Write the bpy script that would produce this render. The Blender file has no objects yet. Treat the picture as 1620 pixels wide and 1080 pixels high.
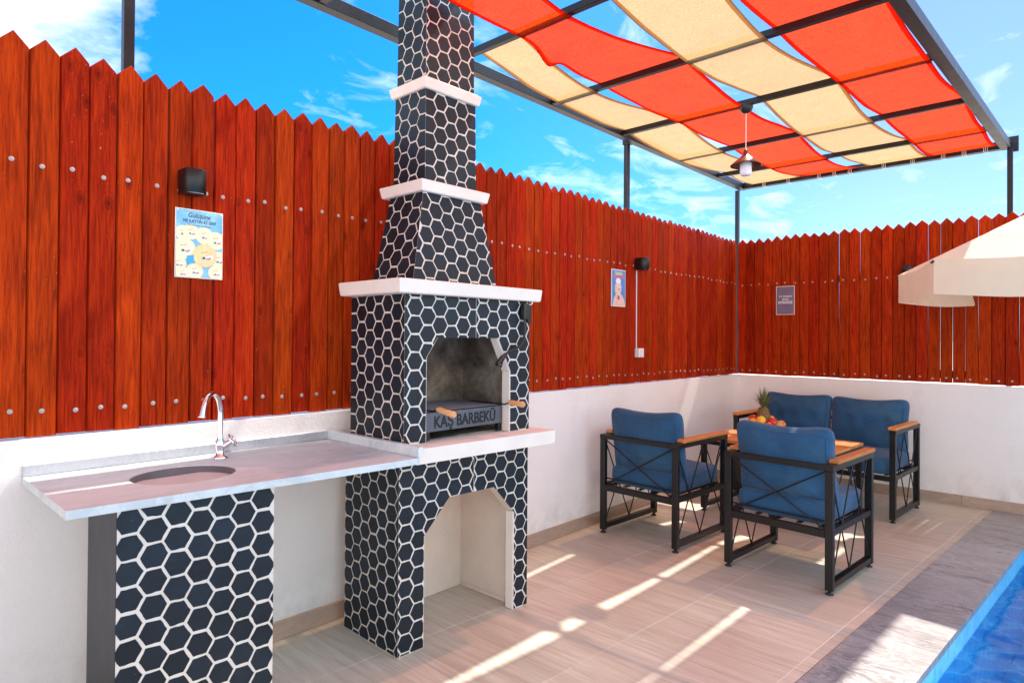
import bpy, math, random
from mathutils import Vector, Matrix, noise as mnoise
R = math.radians
rnd = random.Random(7)
S = bpy.context.scene
COL = S.collection

# ------------------------------------------------------------------ camera
F_PX, YAW, PIT, ROL = 1000.57, R(-42.539), R(0.4792), R(0.4150)
fw = Vector((math.sin(YAW) * math.cos(PIT), math.cos(YAW) * math.cos(PIT), math.sin(PIT)))
rt = Vector((math.cos(YAW), -math.sin(YAW), 0))
up = rt.cross(fw)
c_, s_ = math.cos(ROL), math.sin(ROL)
rt2 = rt * c_ + up * s_
up2 = up * c_ - rt * s_
cd = bpy.data.cameras.new('camera')
cam = bpy.data.objects.new('camera', cd)
COL.objects.link(cam)
m = Matrix.Identity(4)
for i in range(3):
    m[i][0] = rt2[i]; m[i][1] = up2[i]; m[i][2] = -fw[i]
m[0][3], m[1][3], m[2][3] = 2.56973, -6.08501, 1.3
cam.matrix_world = m
cd.sensor_width = 36.0
cd.lens = F_PX / 1620 * 36
cd.shift_y = -(540 - 525.516) / 1620
cd.clip_start = 0.05
cd.clip_end = 2000
S.camera = cam

# ------------------------------------------------------------------ light
SUN_DIR = Vector((0.15, 1.76, 2.8)).normalized()      # towards the sun
w = bpy.data.worlds.new('World'); S.world = w; w.use_nodes = True
nt = w.node_tree; nt.nodes.clear()
def N(t, **k):
    n = nt.nodes.new(t)
    for a, b in k.items(): setattr(n, a, b)
    return n
def L(a, b): nt.links.new(a, b)
out = N('ShaderNodeOutputWorld'); bg = N('ShaderNodeBackground')
sky = N('ShaderNodeTexSky', sky_type='NISHITA', sun_disc=False)
sky.sun_elevation = math.asin(SUN_DIR.z); sky.sun_rotation = math.atan2(SUN_DIR.x, SUN_DIR.y)
sky.air_density = 1.0; sky.dust_density = 0.4; sky.ozone_density = 2.0
bg.inputs['Strength'].default_value = 0.15
tc = N('ShaderNodeTexCoord')
sx = N('ShaderNodeSeparateXYZ'); L(tc.outputs['Generated'], sx.inputs[0])
def M_(op, a, b=None, clamp=False):
    n = N('ShaderNodeMath', operation=op); n.use_clamp = clamp
    for i, v in enumerate((a, b)):
        if v is None: continue
        if isinstance(v, (int, float)): n.inputs[i].default_value = v
        else: L(v, n.inputs[i])
    return n.outputs[0]
zz = M_('MAXIMUM', sx.outputs[2], 0.02)
den = M_('ADD', zz, 0.12)
px = M_('DIVIDE', sx.outputs[0], den); py = M_('DIVIDE', sx.outputs[1], den)
cv = N('ShaderNodeCombineXYZ'); L(px, cv.inputs[0]); L(py, cv.inputs[1])
n1 = N('ShaderNodeTexNoise'); n1.inputs['Scale'].default_value = 1.5; n1.inputs['Detail'].default_value = 12
n1.inputs['Roughness'].default_value = 0.62; n1.inputs['Distortion'].default_value = 0.35
L(cv.outputs[0], n1.inputs['Vector'])
n2 = N('ShaderNodeTexNoise'); n2.inputs['Scale'].default_value = 5.0; n2.inputs['Detail'].default_value = 7
n2.inputs['Roughness'].default_value = 0.6; n2.inputs['Distortion'].default_value = 0.6
mp = N('ShaderNodeMapping'); mp.inputs['Scale'].default_value = (1.0, 0.75, 1); mp.inputs['Location'].default_value = (3.1, 1.7, 0)
L(cv.outputs[0], mp.inputs[0]); L(mp.outputs[0], n2.inputs['Vector'])
def near(dirv, a, b):
    vd = N('ShaderNodeVectorMath', operation='DOT_PRODUCT'); L(tc.outputs['Generated'], vd.inputs[0])
    vd.inputs[1].default_value = Vector(dirv).normalized()
    mr = N('ShaderNodeMapRange'); mr.interpolation_type = 'SMOOTHSTEP'
    mr.inputs['From Min'].default_value = a; mr.inputs['From Max'].default_value = b
    L(vd.outputs['Value'], mr.inputs['Value']); return mr.outputs[0]
big = near((-0.93, 0.04, 0.42), 0.93, 0.995)
midc = near((-0.60, 0.77, 0.24), 0.90, 0.995)
lowc = near((-0.47, 0.86, 0.17), 0.97, 0.999)
clear = near((-0.62, 0.70, 0.34), 0.80, 0.97)
d1 = M_('ADD', n1.outputs['Fac'], M_('MULTIPLY', big, 0.34))
d1 = M_('ADD', d1, M_('MULTIPLY', clear, -0.16))
den1 = M_('MULTIPLY', M_('SUBTRACT', d1, 0.62), 3.4, True)
d2 = M_('ADD', n2.outputs['Fac'], M_('MULTIPLY', midc, 0.10))
d2 = M_('ADD', d2, M_('MULTIPLY', lowc, 0.08))
d2 = M_('ADD', d2, M_('MULTIPLY', clear, -0.02))
den2 = M_('MULTIPLY', M_('SUBTRACT', d2, 0.60), 2.6, True)
dens = M_('MAXIMUM', den1, M_('MULTIPLY', den2, 0.62))
dens = M_('MULTIPLY', dens, M_('MULTIPLY', M_('SUBTRACT', sx.outputs[2], 0.03), 12.0, True))
# clear-sky colour: a deeper, more saturated blue away from the hazy side
hs = N('ShaderNodeHueSaturation'); hs.inputs['Saturation'].default_value = 0.9; hs.inputs['Hue'].default_value = 0.494
L(sky.outputs[0], hs.inputs['Color'])
az = near((-0.93, 0.36, 0.30), 0.55, 0.98)
tint = N('ShaderNodeMix', data_type='RGBA'); L(az, tint.inputs[0])
tint.inputs[7].default_value = (0.023, 0.25, 0.61, 1)
azr = near((-0.20, 0.95, 0.24), 0.62, 0.95)
tb = N('ShaderNodeMix', data_type='RGBA'); L(azr, tb.inputs[0])
tb.inputs[6].default_value = (1.06, 0.92, 0.80, 1); tb.inputs[7].default_value = (0.21, 0.265, 0.46, 1)
L(tb.outputs[2], tint.inputs[6])
mul = N('ShaderNodeMix', data_type='RGBA', blend_type='MULTIPLY'); mul.inputs[0].default_value = 1
L(hs.outputs[0], mul.inputs[6]); L(tint.outputs[2], mul.inputs[7])
mx = N('ShaderNodeMix', data_type='RGBA'); L(dens, mx.inputs[0]); L(mul.outputs[2], mx.inputs[6])
mx.inputs[7].default_value = (3.3, 3.3, 3.35, 1)
L(mx.outputs[2], bg.inputs['Color']); L(bg.outputs[0], out.inputs[0])

sd = bpy.data.lights.new('sun', 'SUN'); sun = bpy.data.objects.new('sun', sd); COL.objects.link(sun)
sd.energy = 2.3; sd.angle = R(0.8); sd.color = (1.0, 0.935, 0.85)
sun.rotation_euler = SUN_DIR.to_track_quat('Z', 'Y').to_euler()
sun.location = (0, 0, 20)

S.view_settings.view_transform = 'Standard'; S.view_settings.look = 'None'
S.view_settings.exposure = 2.05; S.view_settings.gamma = 1.0; S.view_settings.use_curve_mapping = False
S.cycles.max_bounces = 12; S.cycles.transparent_max_bounces = 24; S.cycles.diffuse_bounces = 5
S.cycles.transmission_bounces = 8; S.cycles.sample_clamp_indirect = 8

# ------------------------------------------------------------------ material helper
class MB:
    def __init__(s, name):
        s.m = bpy.data.materials.new(name); s.m.use_nodes = True
        s.nt = s.m.node_tree; s.n = s.nt.nodes; s.b = s.n['Principled BSDF']; s.o = s.n['Material Output']
        s.tc = s.n.new('ShaderNodeTexCoord'); s.geo = None
    def link(s, a, b): s.nt.links.new(a, b)
    def coord(s, kind='Object', scale=(1, 1, 1), rnd_off=0, rot=(0, 0, 0)):
        mp = s.n.new('ShaderNodeMapping'); mp.inputs['Scale'].default_value = scale; mp.inputs['Rotation'].default_value = rot
        if kind == 'World':
            g = s.n.new('ShaderNodeNewGeometry'); src = g.outputs['Position']
        else: src = s.tc.outputs[kind]
        s.link(src, mp.inputs['Vector'])
        if rnd_off:
            oi = s.n.new('ShaderNodeObjectInfo'); cm = s.n.new('ShaderNodeVectorMath'); cm.operation = 'SCALE'
            cb = s.n.new('ShaderNodeCombineXYZ')
            for i, k in enumerate((1.0, 0.37, 0.61)):
                mm = s.math('MULTIPLY', oi.outputs['Random'], rnd_off * k); s.link(mm, cb.inputs[i])
            s.link(cb.outputs[0], mp.inputs['Location'])
        return mp.outputs[0]
    def math(s, op, a, b=None, clamp=False):
        n = s.n.new('ShaderNodeMath'); n.operation = op; n.use_clamp = clamp
        for i, v in enumerate((a, b)):
            if v is None: continue
            if isinstance(v, (int, float)): n.inputs[i].default_value = v
            else: s.link(v, n.inputs[i])
        return n.outputs[0]
    def noise(s, vec, scale, detail=4, rough=0.5, dist=0.0):
        n = s.n.new('ShaderNodeTexNoise'); n.inputs['Scale'].default_value = scale; n.inputs['Detail'].default_value = detail
        n.inputs['Roughness'].default_value = rough; n.inputs['Distortion'].default_value = dist
        s.link(vec, n.inputs['Vector']); return n.outputs['Fac']
    def voro(s, vec, scale, feature='F1', out='Distance', rand=1.0):
        n = s.n.new('ShaderNodeTexVoronoi'); n.feature = feature; n.inputs['Scale'].default_value = scale
        n.inputs['Randomness'].default_value = rand
        s.link(vec, n.inputs['Vector']); return n.outputs[out]
    def ramp(s, fac, stops):
        n = s.n.new('ShaderNodeValToRGB'); el = n.color_ramp.elements
        while len(el) < len(stops): el.new(0.5)
        for e, (p, c) in zip(el, stops):
            e.position = p; e.color = (c, c, c, 1) if isinstance(c, (int, float)) else (*c, 1)
        s.link(fac, n.inputs[0]); return n.outputs[0]
    def mix(s, fac, a, b, blend='MIX'):
        n = s.n.new('ShaderNodeMix'); n.data_type = 'RGBA'; n.blend_type = blend
        for i, v in ((0, fac), (6, a), (7, b)):
            if isinstance(v, (int, float)): n.inputs[i].default_value = v
            elif isinstance(v, tuple): n.inputs[i].default_value = (*v, 1)
            else: s.link(v, n.inputs[i])
        return n.outputs[2]
    def rand(s):
        return s.n.new('ShaderNodeObjectInfo').outputs['Random']
    def color(s, c):
        if isinstance(c, tuple): s.b.inputs['Base Color'].default_value = (*c, 1)
        else: s.link(c, s.b.inputs['Base Color'])
    def rough(s, r):
        if isinstance(r, (int, float)): s.b.inputs['Roughness'].default_value = r
        else: s.link(r, s.b.inputs['Roughness'])
    def set(s, **k):
        for a, b in k.items(): s.b.inputs[a.replace('_', ' ')].default_value = b
    def bump(s, h, strength=0.3, dist=0.01):
        n = s.n.new('ShaderNodeBump'); n.inputs['Strength'].default_value = strength; n.inputs['Distance'].default_value = dist
        s.link(h, n.inputs['Height']); s.link(n.outputs[0], s.b.inputs['Normal']); return n
MAT = {}
def simple(name, col, rough=0.5, metal=0.0, var=0.12, nscale=20, bump=0.0, **k):
    b = MB(name); v = b.coord('Object', rnd_off=9)
    n = b.noise(v, nscale, 6, 0.6)
    lo = tuple(max(0, c * (1 - var)) for c in col); hi = tuple(min(1, c * (1 + var)) for c in col)
    b.color(b.ramp(n, [(0.3, lo), (0.7, hi)]))
    b.rough(b.math('ADD', b.math('MULTIPLY', n, 0.2), rough - 0.1)); b.set(Metallic=metal)
    if bump: b.bump(b.noise(v, nscale * 6, 4, 0.6), bump, 0.002)
    for a, c in k.items(): b.b.inputs[a.replace('_', ' ')].default_value = c
    MAT[name] = b.m; return b

def wood_picket():
    b = MB('stained_wood')
    v = b.coord('Object', (1, 1, 1), 37.0)
    vs = b.coord('Object', (26, 26, 1.6), 37.0)
    g1 = b.noise(vs, 2.2, 8, 0.62, 1.2)
    vs2 = b.coord('Object', (60, 60, 3.0), 51.0)
    g2 = b.noise(vs2, 3.0, 4, 0.6)
    vk = b.coord('Object', (9, 9, 4.6), 23.0)
    kd = b.voro(vk, 1.0)
    knot = b.ramp(kd, [(0.02, 1.0), (0.07, 0.55), (0.13, 0.0)])
    ringw = b.math('SINE', b.math('MULTIPLY', kd, 75.0))
    ring = b.math('MULTIPLY', b.math('MULTIPLY', b.math('ADD', ringw, 1.0), 0.5), b.ramp(kd, [(0.05, 0.8), (0.33, 0.0)]))
    blot = b.noise(b.coord('Object', (7, 7, 1.8), 77.0), 1.6, 5, 0.6, 0.8)
    c = b.ramp(g1, [(0.28, (0.16, 0.011, 0.0018)), (0.48, (0.36, 0.0275, 0.0030)), (0.72, (0.49, 0.049, 0.0042))])
    c = b.mix(b.ramp(g2, [(0.35, 0.7), (0.52, 0.0)]), c, (0.16, 0.012, 0.003))
    c = b.mix(b.ramp(blot, [(0.54, 0.0), (0.74, 0.38)]), c, (0.13, 0.010, 0.0055))
    c = b.mix(b.ramp(blot, [(0.24, 0.45), (0.42, 0.0)]), c, (0.55, 0.062, 0.006))
    c = b.mix(b.math('MULTIPLY', ring, 0.55), c, (0.15, 0.009, 0.003))
    c = b.mix(b.math('MULTIPLY', knot, 0.65), c, (0.065, 0.006, 0.0035))
    fl = b.noise(b.coord('Object', (90, 90, 30), 13.0), 2.0, 2, 0.5)
    fl2 = b.noise(b.coord('Object', (14, 14, 2.0), 91.0), 1.5, 2, 0.5)
    c = b.mix(b.math('MULTIPLY', b.ramp(fl, [(0.73, 0.0), (0.76, 0.75)]), b.ramp(fl2, [(0.55, 0.0), (0.62, 1.0)])), c, (0.75, 0.35, 0.2))
    hv = b.n.new('ShaderNodeHueSaturation')
    r = b.rand()
    b.link(b.math('ADD', b.math('MULTIPLY', r, 0.40), 0.74), hv.inputs['Value'])
    b.link(b.math('ADD', b.math('MULTIPLY', b.math('FRACT', b.math('MULTIPLY', r, 17.3)), 0.009), 0.495), hv.inputs['Hue'])
    b.link(c, hv.inputs['Color']); b.color(hv.outputs[0])
    b.rough(b.math('ADD', b.math('MULTIPLY', g1, 0.25), 0.5)); b.set(Specular_IOR_Level=0.04)
    h = b.math('ADD', b.math('MULTIPLY', g2, 0.6), b.math('ADD', g1, b.math('MULTIPLY', knot, 0.8)))
    b.bump(h, 0.28, 0.003)
    MAT['picket'] = b.m
wood_picket()

def plaster():
    b = MB('white_plaster'); v = b.coord('World')
    n = b.noise(v, 1.3, 5, 0.6); f = b.noise(v, 55, 6, 0.7)
    tr = b.noise(b.coord('World', (3, 3, 14)), 3.0, 4, 0.6)
    c = b.ramp(n, [(0.3, (0.80, 0.745, 0.70)), (0.7, (0.87, 0.81, 0.765))])
    vx = b.coord('World', (1, 1, 1)); sp = b.n.new('ShaderNodeSeparateXYZ'); b.link(vx, sp.inputs[0])
    low = b.n.new('ShaderNodeMapRange'); low.inputs['From Min'].default_value = 0.32; low.inputs['From Max'].default_value = 0.06
    b.link(sp.outputs[2], low.inputs['Value'])
    dirt = b.math('MULTIPLY', low.outputs[0], b.ramp(b.noise(v, 9, 6, 0.7), [(0.42, 0.0), (0.7, 0.55)]), True)
    c = b.mix(dirt, c, (0.50, 0.43, 0.38))
    c = b.mix(b.ramp(b.noise(b.coord('World', (1, 1, .35)), 5.5, 7, 0.72), [(0.56, 0.0), (0.72, 0.28)]), c, (0.58, 0.52, 0.46))
    c = b.mix(b.ramp(b.noise(v, 38, 2, 0.5), [(0.77, 0.0), (0.79, 0.5)]), c, (0.30, 0.24, 0.20))
    b.color(c); b.rough(0.82)
    b.bump(b.math('ADD', f, b.math('MULTIPLY', tr, 0.6)), 0.38, 0.006)
    MAT['plaster'] = b.m
plaster()

def cream(name, base, sc=30):
    b = MB(name); v = b.coord('World')
    n = b.noise(v, 6, 6, 0.65); f = b.noise(v, sc, 6, 0.7)
    c = b.ramp(n, [(0.3, tuple(x * 0.9 for x in base)), (0.65, base)])
    c = b.mix(b.ramp(b.noise(v, 13, 8, 0.75), [(0.6, 0.0), (0.78, 0.4)]), c, tuple(x * 0.55 for x in base))
    b.color(c); b.rough(0.75); b.bump(f, 0.5, 0.004); MAT[name] = b.m
cream('cream_render', (0.84, 0.76, 0.67)); cream('grout_paint', (0.72, 0.65, 0.57), 80)
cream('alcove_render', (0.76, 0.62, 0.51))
def soot():
    b = MB('sooty_render'); v = b.coord('World')
    n = b.noise(v, 4.5, 7, 0.65, 0.4)
    b.color(b.ramp(n, [(0.33, (0.05, 0.038, 0.032)), (0.48, (0.20, 0.15, 0.115)), (0.62, (0.40, 0.31, 0.24))]))
    b.rough(0.9); b.bump(b.noise(v, 40, 5, 0.7), 0.4, 0.004); MAT['soot'] = b.m
soot()

def hexpaint():
    b = MB('navy_paint'); v = b.coord('World')
    n = b.noise(v, 7, 6, 0.6); r = b.rand()
    c = b.ramp(n, [(0.3, (0.003, 0.008, 0.014)), (0.7, (0.009, 0.018, 0.028))])
    hv = b.n.new('ShaderNodeHueSaturation'); b.link(c, hv.inputs['Color'])
    b.link(b.math('ADD', b.math('MULTIPLY', r, 0.5), 0.75), hv.inputs['Value'])
    sp = b.ramp(b.noise(v, 150, 2, 0.5), [(0.745, 0.0), (0.765, 0.7)])
    sp = b.math('MULTIPLY', sp, b.ramp(b.noise(v, 5, 2, 0.5), [(0.5, 0.0), (0.6, 1.0)]))
    b.color(b.mix(sp, hv.outputs[0], (0.4, 0.38, 0.36)))
    b.rough(b.math('ADD', b.math('MULTIPLY', n, 0.25), 0.38))
    b.set(Specular_IOR_Level=0.3); b.bump(b.noise(v, 60, 5, 0.65), 0.35, 0.003); MAT['hex'] = b.m
hexpaint()
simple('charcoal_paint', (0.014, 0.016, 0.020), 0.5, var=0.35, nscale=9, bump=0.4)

def marble(name, a, c2, vein, sc, rot, stretch, r=0.22):
    b = MB(name); v = b.coord('World', stretch, 0, rot)
    vo = b.coord('World', (1, 1, 1), 19.0)
    n = b.noise(v, sc, 8, 0.62, 1.6); n2 = b.noise(v, sc * 2.6, 8, 0.7, 2.2)
    big = b.noise(vo, 1.3, 3, 0.5)
    c = b.ramp(n, [(0.30, a), (0.62, c2)])
    c = b.mix(b.ramp(n2, [(0.44, 0.0), (0.5, 0.55), (0.56, 0.0)]), c, vein)
    c = b.mix(b.ramp(big, [(0.45, 0.0), (0.65, 0.5)]), c, c2)
    hv = b.n.new('ShaderNodeHueSaturation'); b.link(c, hv.inputs['Color'])
    b.link(b.math('ADD', b.math('MULTIPLY', b.rand(), 0.3), 0.86), hv.inputs['Value'])
    b.color(hv.outputs[0]); b.rough(b.math('ADD', b.math('MULTIPLY', n2, 0.25), r - 0.06)); b.bump(n2, 0.05, 0.002)
    MAT[name] = b.m
marble('counter_marble', (0.42, 0.475, 0.485), (0.65, 0.71, 0.71), (0.75, 0.79, 0.79), 1.6, (0, 0, 0.2), (2.4, 0.8, 1), 0.3)
marble('upstand_marble', (0.30, 0.31, 0.34), (0.44, 0.45, 0.48), (0.55, 0.54, 0.55), 3.0, (0, 0, 0.2), (1, 1.6, 1), 0.3)
marble('coping_marble', (0.13, 0.119, 0.11), (0.30, 0.28, 0.268), (0.50, 0.475, 0.465), 1.3, (0, 0, 0.35), (1.0, 3.0, 1), 0.25)
marble('skirt_stone', (0.36, 0.235, 0.17), (0.48, 0.34, 0.26), (0.30, 0.20, 0.15), 5, (0, 0, 0), (1, 1, 4), 0.35)
MAT['skirt'] = MAT['skirt_stone']

def floortile():
    b = MB('travertine_tile')
    v = b.coord('World', (1.6, 26, 1), 0, (0, 0, R(4.23))); vo = b.coord('World', (1, 1, 1), 0)
    vr = b.coord('World', (2.6, 60, 1), 31.0, (0, 0, R(4.23)))
    n = b.noise(v, 1.3, 7, 0.6, 0.7); n2 = b.noise(vr, 1.5, 5, 0.6, 0.4); bgn = b.noise(vo, 1.5, 4, 0.5)
    c = b.ramp(n, [(0.28, (0.46, 0.385, 0.295)), (0.50, (0.59, 0.51, 0.395)), (0.74, (0.70, 0.63, 0.505))])
    c = b.mix(b.ramp(n2, [(0.28, 0.6), (0.40, 0.0)]), c, (0.34, 0.25, 0.20))
    c = b.mix(b.ramp(n2, [(0.60, 0.0), (0.72, 0.6)]), c, (0.72, 0.60, 0.51))
    c = b.mix(b.ramp(bgn, [(0.42, 0.0), (0.66, 0.3)]), c, (0.43, 0.29, 0.215))
    hv = b.n.new('ShaderNodeHueSaturation'); b.link(c, hv.inputs['Color'])
    b.link(b.math('ADD', b.math('MULTIPLY', b.rand(), 0.16), 0.91), hv.inputs['Value'])
    b.color(hv.outputs[0]); b.rough(b.math('ADD', b.math('MULTIPLY', n2, 0.3), 0.28)); b.bump(n2, 0.12, 0.002)
    MAT['tile'] = b.m
floortile()
simple('grout', (0.78, 0.72, 0.63), 0.85, var=0.1)
simple('ground_soil', (0.56, 0.49, 0.40), 0.95, var=0.25, nscale=2)

def fabric(name, diff, trans, tint, hole, tmix=0.72):
    b = MB(name); b.n.remove(b.b)
    v = b.coord('World')
    wv = b.noise(v, 120, 3, 0.75); st = b.noise(b.coord('World', (3, 1, 1)), 4, 4, 0.6)
    dirt = b.noise(v, 9, 6, 0.65)
    k = b.ramp(b.math('ADD', b.math('MULTIPLY', wv, 0.8), b.math('MULTIPLY', dirt, 0.2)), [(0.38, 0.55), (0.62, 1.28)] if 'red' in name else [(0.38, 0.80), (0.62, 1.10)])
    def scl(c): return b.mix(1.0, c, k, 'MULTIPLY')
    d = b.n.new('ShaderNodeBsdfDiffuse'); b.link(scl(diff), d.inputs['Color'])
    t = b.n.new('ShaderNodeBsdfTranslucent'); b.link(scl(trans), t.inputs['Color'])
    tr = b.n.new('ShaderNodeBsdfTransparent'); tr.inputs['Color'].default_value = (*tint, 1)
    bp = b.n.new('ShaderNodeBump'); bp.inputs['Strength'].default_value = 0.6; bp.inputs['Distance'].default_value = 0.012
    b.link(b.math('ADD', b.math('MULTIPLY', wv, 0.5), b.math('MULTIPLY', st, 1.5)), bp.inputs['Height']); b.link(bp.outputs[0], d.inputs['Normal']); b.link(bp.outputs[0], t.inputs['Normal'])
    m1 = b.n.new('ShaderNodeMixShader'); m1.inputs[0].default_value = tmix; b.link(d.outputs[0], m1.inputs[1]); b.link(t.outputs[0], m1.inputs[2])
    m2 = b.n.new('ShaderNodeMixShader')
    b.link(b.math('MULTIPLY', b.ramp(wv, [(0.35, 1.2), (0.65, 0.8)]), hole), m2.inputs[0])
    b.link(m1.outputs[0], m2.inputs[1]); b.link(tr.outputs[0], m2.inputs[2]); b.link(m2.outputs[0], b.o.inputs[0])
    MAT[name] = b.m
fabric('red_net', (0.75, 0.06, 0.022), (0.74, 0.040, 0.004), (1.0, 0.45, 0.26), 0.09, 0.8)
fabric('beige_net', (0.62, 0.45, 0.24), (0.46, 0.27, 0.11), (1.0, 0.74, 0.50), 0.10, 0.78)

def parasol_mat():
    b = MB('parasol_cloth'); b.n.remove(b.b); v = b.coord('World'); n = b.noise(v, 5, 4, 0.5)
    c = b.ramp(n, [(0.3, (0.84, 0.72, 0.53)), (0.7, (0.90, 0.78, 0.59))])
    d = b.n.new('ShaderNodeBsdfDiffuse'); b.link(c, d.inputs['Color']); t = b.n.new('ShaderNodeBsdfTranslucent'); b.link(c, t.inputs['Color'])
    bp = b.n.new('ShaderNodeBump'); bp.inputs['Strength'].default_value = 0.2; bp.inputs['Distance'].default_value = 0.01; b.link(n, bp.inputs['Height']); b.link(bp.outputs[0], d.inputs['Normal'])
    m1 = b.n.new('ShaderNodeMixShader'); m1.inputs[0].default_value = 0.36; b.link(d.outputs[0], m1.inputs[1]); b.link(t.outputs[0], m1.inputs[2]); b.link(m1.outputs[0], b.o.inputs[0])
    MAT['parasol_cloth'] = b.m
parasol_mat()
def cushion_mat():
    b = MB('blue_canvas'); v = b.coord('Object', (1, 1, 1), 5)
    wv = b.noise(b.coord('Object', (1, 1, 1)), 350, 2, 0.5); n = b.noise(v, 7, 6, 0.65)
    c = b.ramp(n, [(0.3, (0.008, 0.060, 0.140)), (0.7, (0.018, 0.100, 0.215))])
    c = b.mix(b.ramp(wv, [(0.4, 0.35), (0.6, 0.0)]), c, (0.012, 0.06, 0.13))
    fd = b.noise(b.coord('Object', (1, 1, 1), 3), 3.0, 3, 0.5)
    c = b.mix(b.ramp(fd, [(0.5, 0.0), (0.7, 0.3)]), c, (0.06, 0.17, 0.27))
    b.color(c); b.rough(0.85); b.set(Sheen_Weight=0.2, Sheen_Roughness=0.4)
    b.bump(b.math('ADD', b.math('MULTIPLY', wv, 0.3), b.noise(b.coord('Object', (1, 1, 2.2), 5), 9, 5, 0.6, 1.0)), 0.6, 0.02)
    MAT['cushion'] = b.m
cushion_mat()
simple('black_metal', (0.003, 0.003, 0.0035), 0.4, 0.0, var=0.3, nscale=30, bump=0.1)
simple('dark_steel', (0.009, 0.009, 0.011), 0.45, 0.3, var=0.35, nscale=14, bump=0.15)
simple('zinc', (0.36, 0.33, 0.32), 0.5, 0.4, var=0.15, nscale=80)
simple('chrome', (0.80, 0.80, 0.82), 0.12, 1.0, var=0.03)
simple('stainless', (0.15, 0.125, 0.13), 0.5, 0.15, var=0.08)
simple('drawer_steel', (0.12, 0.13, 0.16), 0.42, 0.75, var=0.15, nscale=12)
simple('white_plastic', (0.75, 0.75, 0.74), 0.4, var=0.03)
simple('black_plastic', (0.01, 0.01, 0.012), 0.35, var=0.2)
simple('copper_metal', (0.17, 0.10, 0.075), 0.35, 0.85, var=0.2)
simple('milk_glass', (0.80, 0.79, 0.82), 0.25, var=0.03)
simple('letter_black', (0.0004, 0.004, 0.005), 0.6, var=0.1)
simple('letter_navy', (0.01, 0.03, 0.10), 0.5, var=0.1)
simple('letter_white', (0.85, 0.83, 0.82), 0.5, var=0.03)
simple('letter_pink', (0.75, 0.09, 0.28), 0.5, var=0.05)
simple('letter_lime', (0.55, 0.72, 0.16), 0.5, var=0.05)
simple('exterior_green', (0.09, 0.13, 0.03), 0.9, var=0.4)
def woodarm():
    b = MB('oiled_teak'); v = b.coord('Object', (30, 4, 30), 11); n = b.noise(v, 1.3, 6, 0.6, 0.6)
    hv = b.n.new('ShaderNodeHueSaturation')
    b.link(b.ramp(n, [(0.3, (0.48, 0.15, 0.030)), (0.7, (0.70, 0.27, 0.065))]), hv.inputs['Color'])
    b.link(b.math('ADD', b.math('MULTIPLY', b.rand(), 0.4), 0.75), hv.inputs['Value'])
    b.color(hv.outputs[0]); b.rough(0.4); b.bump(n, 0.15, 0.002); MAT['teak'] = b.m
    b = MB('handle_wood'); v = b.coord('Object', (3, 30, 30), 11); n = b.noise(v, 1.3, 5, 0.6)
    b.color(b.ramp(n, [(0.3, (0.60, 0.27, 0.10)), (0.7, (0.80, 0.43, 0.19))])); b.rough(0.45); MAT['handle_wood'] = b.m
woodarm()
def poolmat():
    b = MB('pool_mosaic'); v = b.coord('World', (1, 1, 1), 0, (0, 0, R(4.23)))
    br = b.voro(v, 28, 'F1', 'Color', 0.0)
    r = b.n.new('ShaderNodeSeparateColor'); b.link(br, r.inputs[0])
    n = b.noise(v, 2.5, 4, 0.6)
    c = b.ramp(r.outputs[0], [(0.1, (0.14, 0.56, 0.82)), (0.5, (0.18, 0.62, 0.88)), (0.9, (0.24, 0.68, 0.92))])
    b.color(b.mix(b.ramp(n, [(0.4, 0.0), (0.7, 0.35)]), c, (0.02, 0.30, 0.62))); b.rough(0.3); MAT['mosaic'] = b.m
    b = MB('pool_water'); b.n.remove(b.b); v = b.coord('World')
    wv = b.noise(v, 2.6, 3, 0.5, 0.4)
    dv = b.n.new('ShaderNodeVectorMath'); dv.operation = 'ADD'
    nn = b.n.new('ShaderNodeTexNoise'); nn.inputs['Scale'].default_value = 3.0; b.link(v, nn.inputs['Vector'])
    sc = b.n.new('ShaderNodeVectorMath'); sc.operation = 'SCALE'; sc.inputs['Scale'].default_value = 0.35
    b.link(nn.outputs['Color'], sc.inputs[0]); b.link(v, dv.inputs[0]); b.link(sc.outputs[0], dv.inputs[1])
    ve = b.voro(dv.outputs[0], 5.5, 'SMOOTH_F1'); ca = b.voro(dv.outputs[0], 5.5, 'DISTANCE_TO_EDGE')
    k = b.ramp(ca, [(0.0, (1.0, 1.0, 1.0)), (0.025, (0.98, 1.0, 1.0)), (0.06, (0.62, 0.80, 0.92)), (0.4, (0.42, 0.64, 0.84))])  # pale cell edges paint caustic light lines into the water's transparency
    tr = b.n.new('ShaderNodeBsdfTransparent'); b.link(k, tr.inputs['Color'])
    gl = b.n.new('ShaderNodeBsdfGlossy'); gl.inputs['Roughness'].default_value = 0.03
    bp = b.n.new('ShaderNodeBump'); bp.inputs['Strength'].default_value = 0.55; bp.inputs['Distance'].default_value = 0.03
    b.link(b.math('ADD', wv, b.math('MULTIPLY', ve, 0.5)), bp.inputs['Height']); b.link(bp.outputs[0], gl.inputs['Normal'])
    fr = b.n.new('ShaderNodeFresnel'); fr.inputs['IOR'].default_value = 1.33; b.link(bp.outputs[0], fr.inputs['Normal'])
    ms = b.n.new('ShaderNodeMixShader'); b.link(fr.outputs[0], ms.inputs[0]); b.link(tr.outputs[0], ms.inputs[1]); b.link(gl.outputs[0], ms.inputs[2])
    b.link(ms.outputs[0], b.o.inputs[0]); MAT['water'] = b.m
poolmat()

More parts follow.
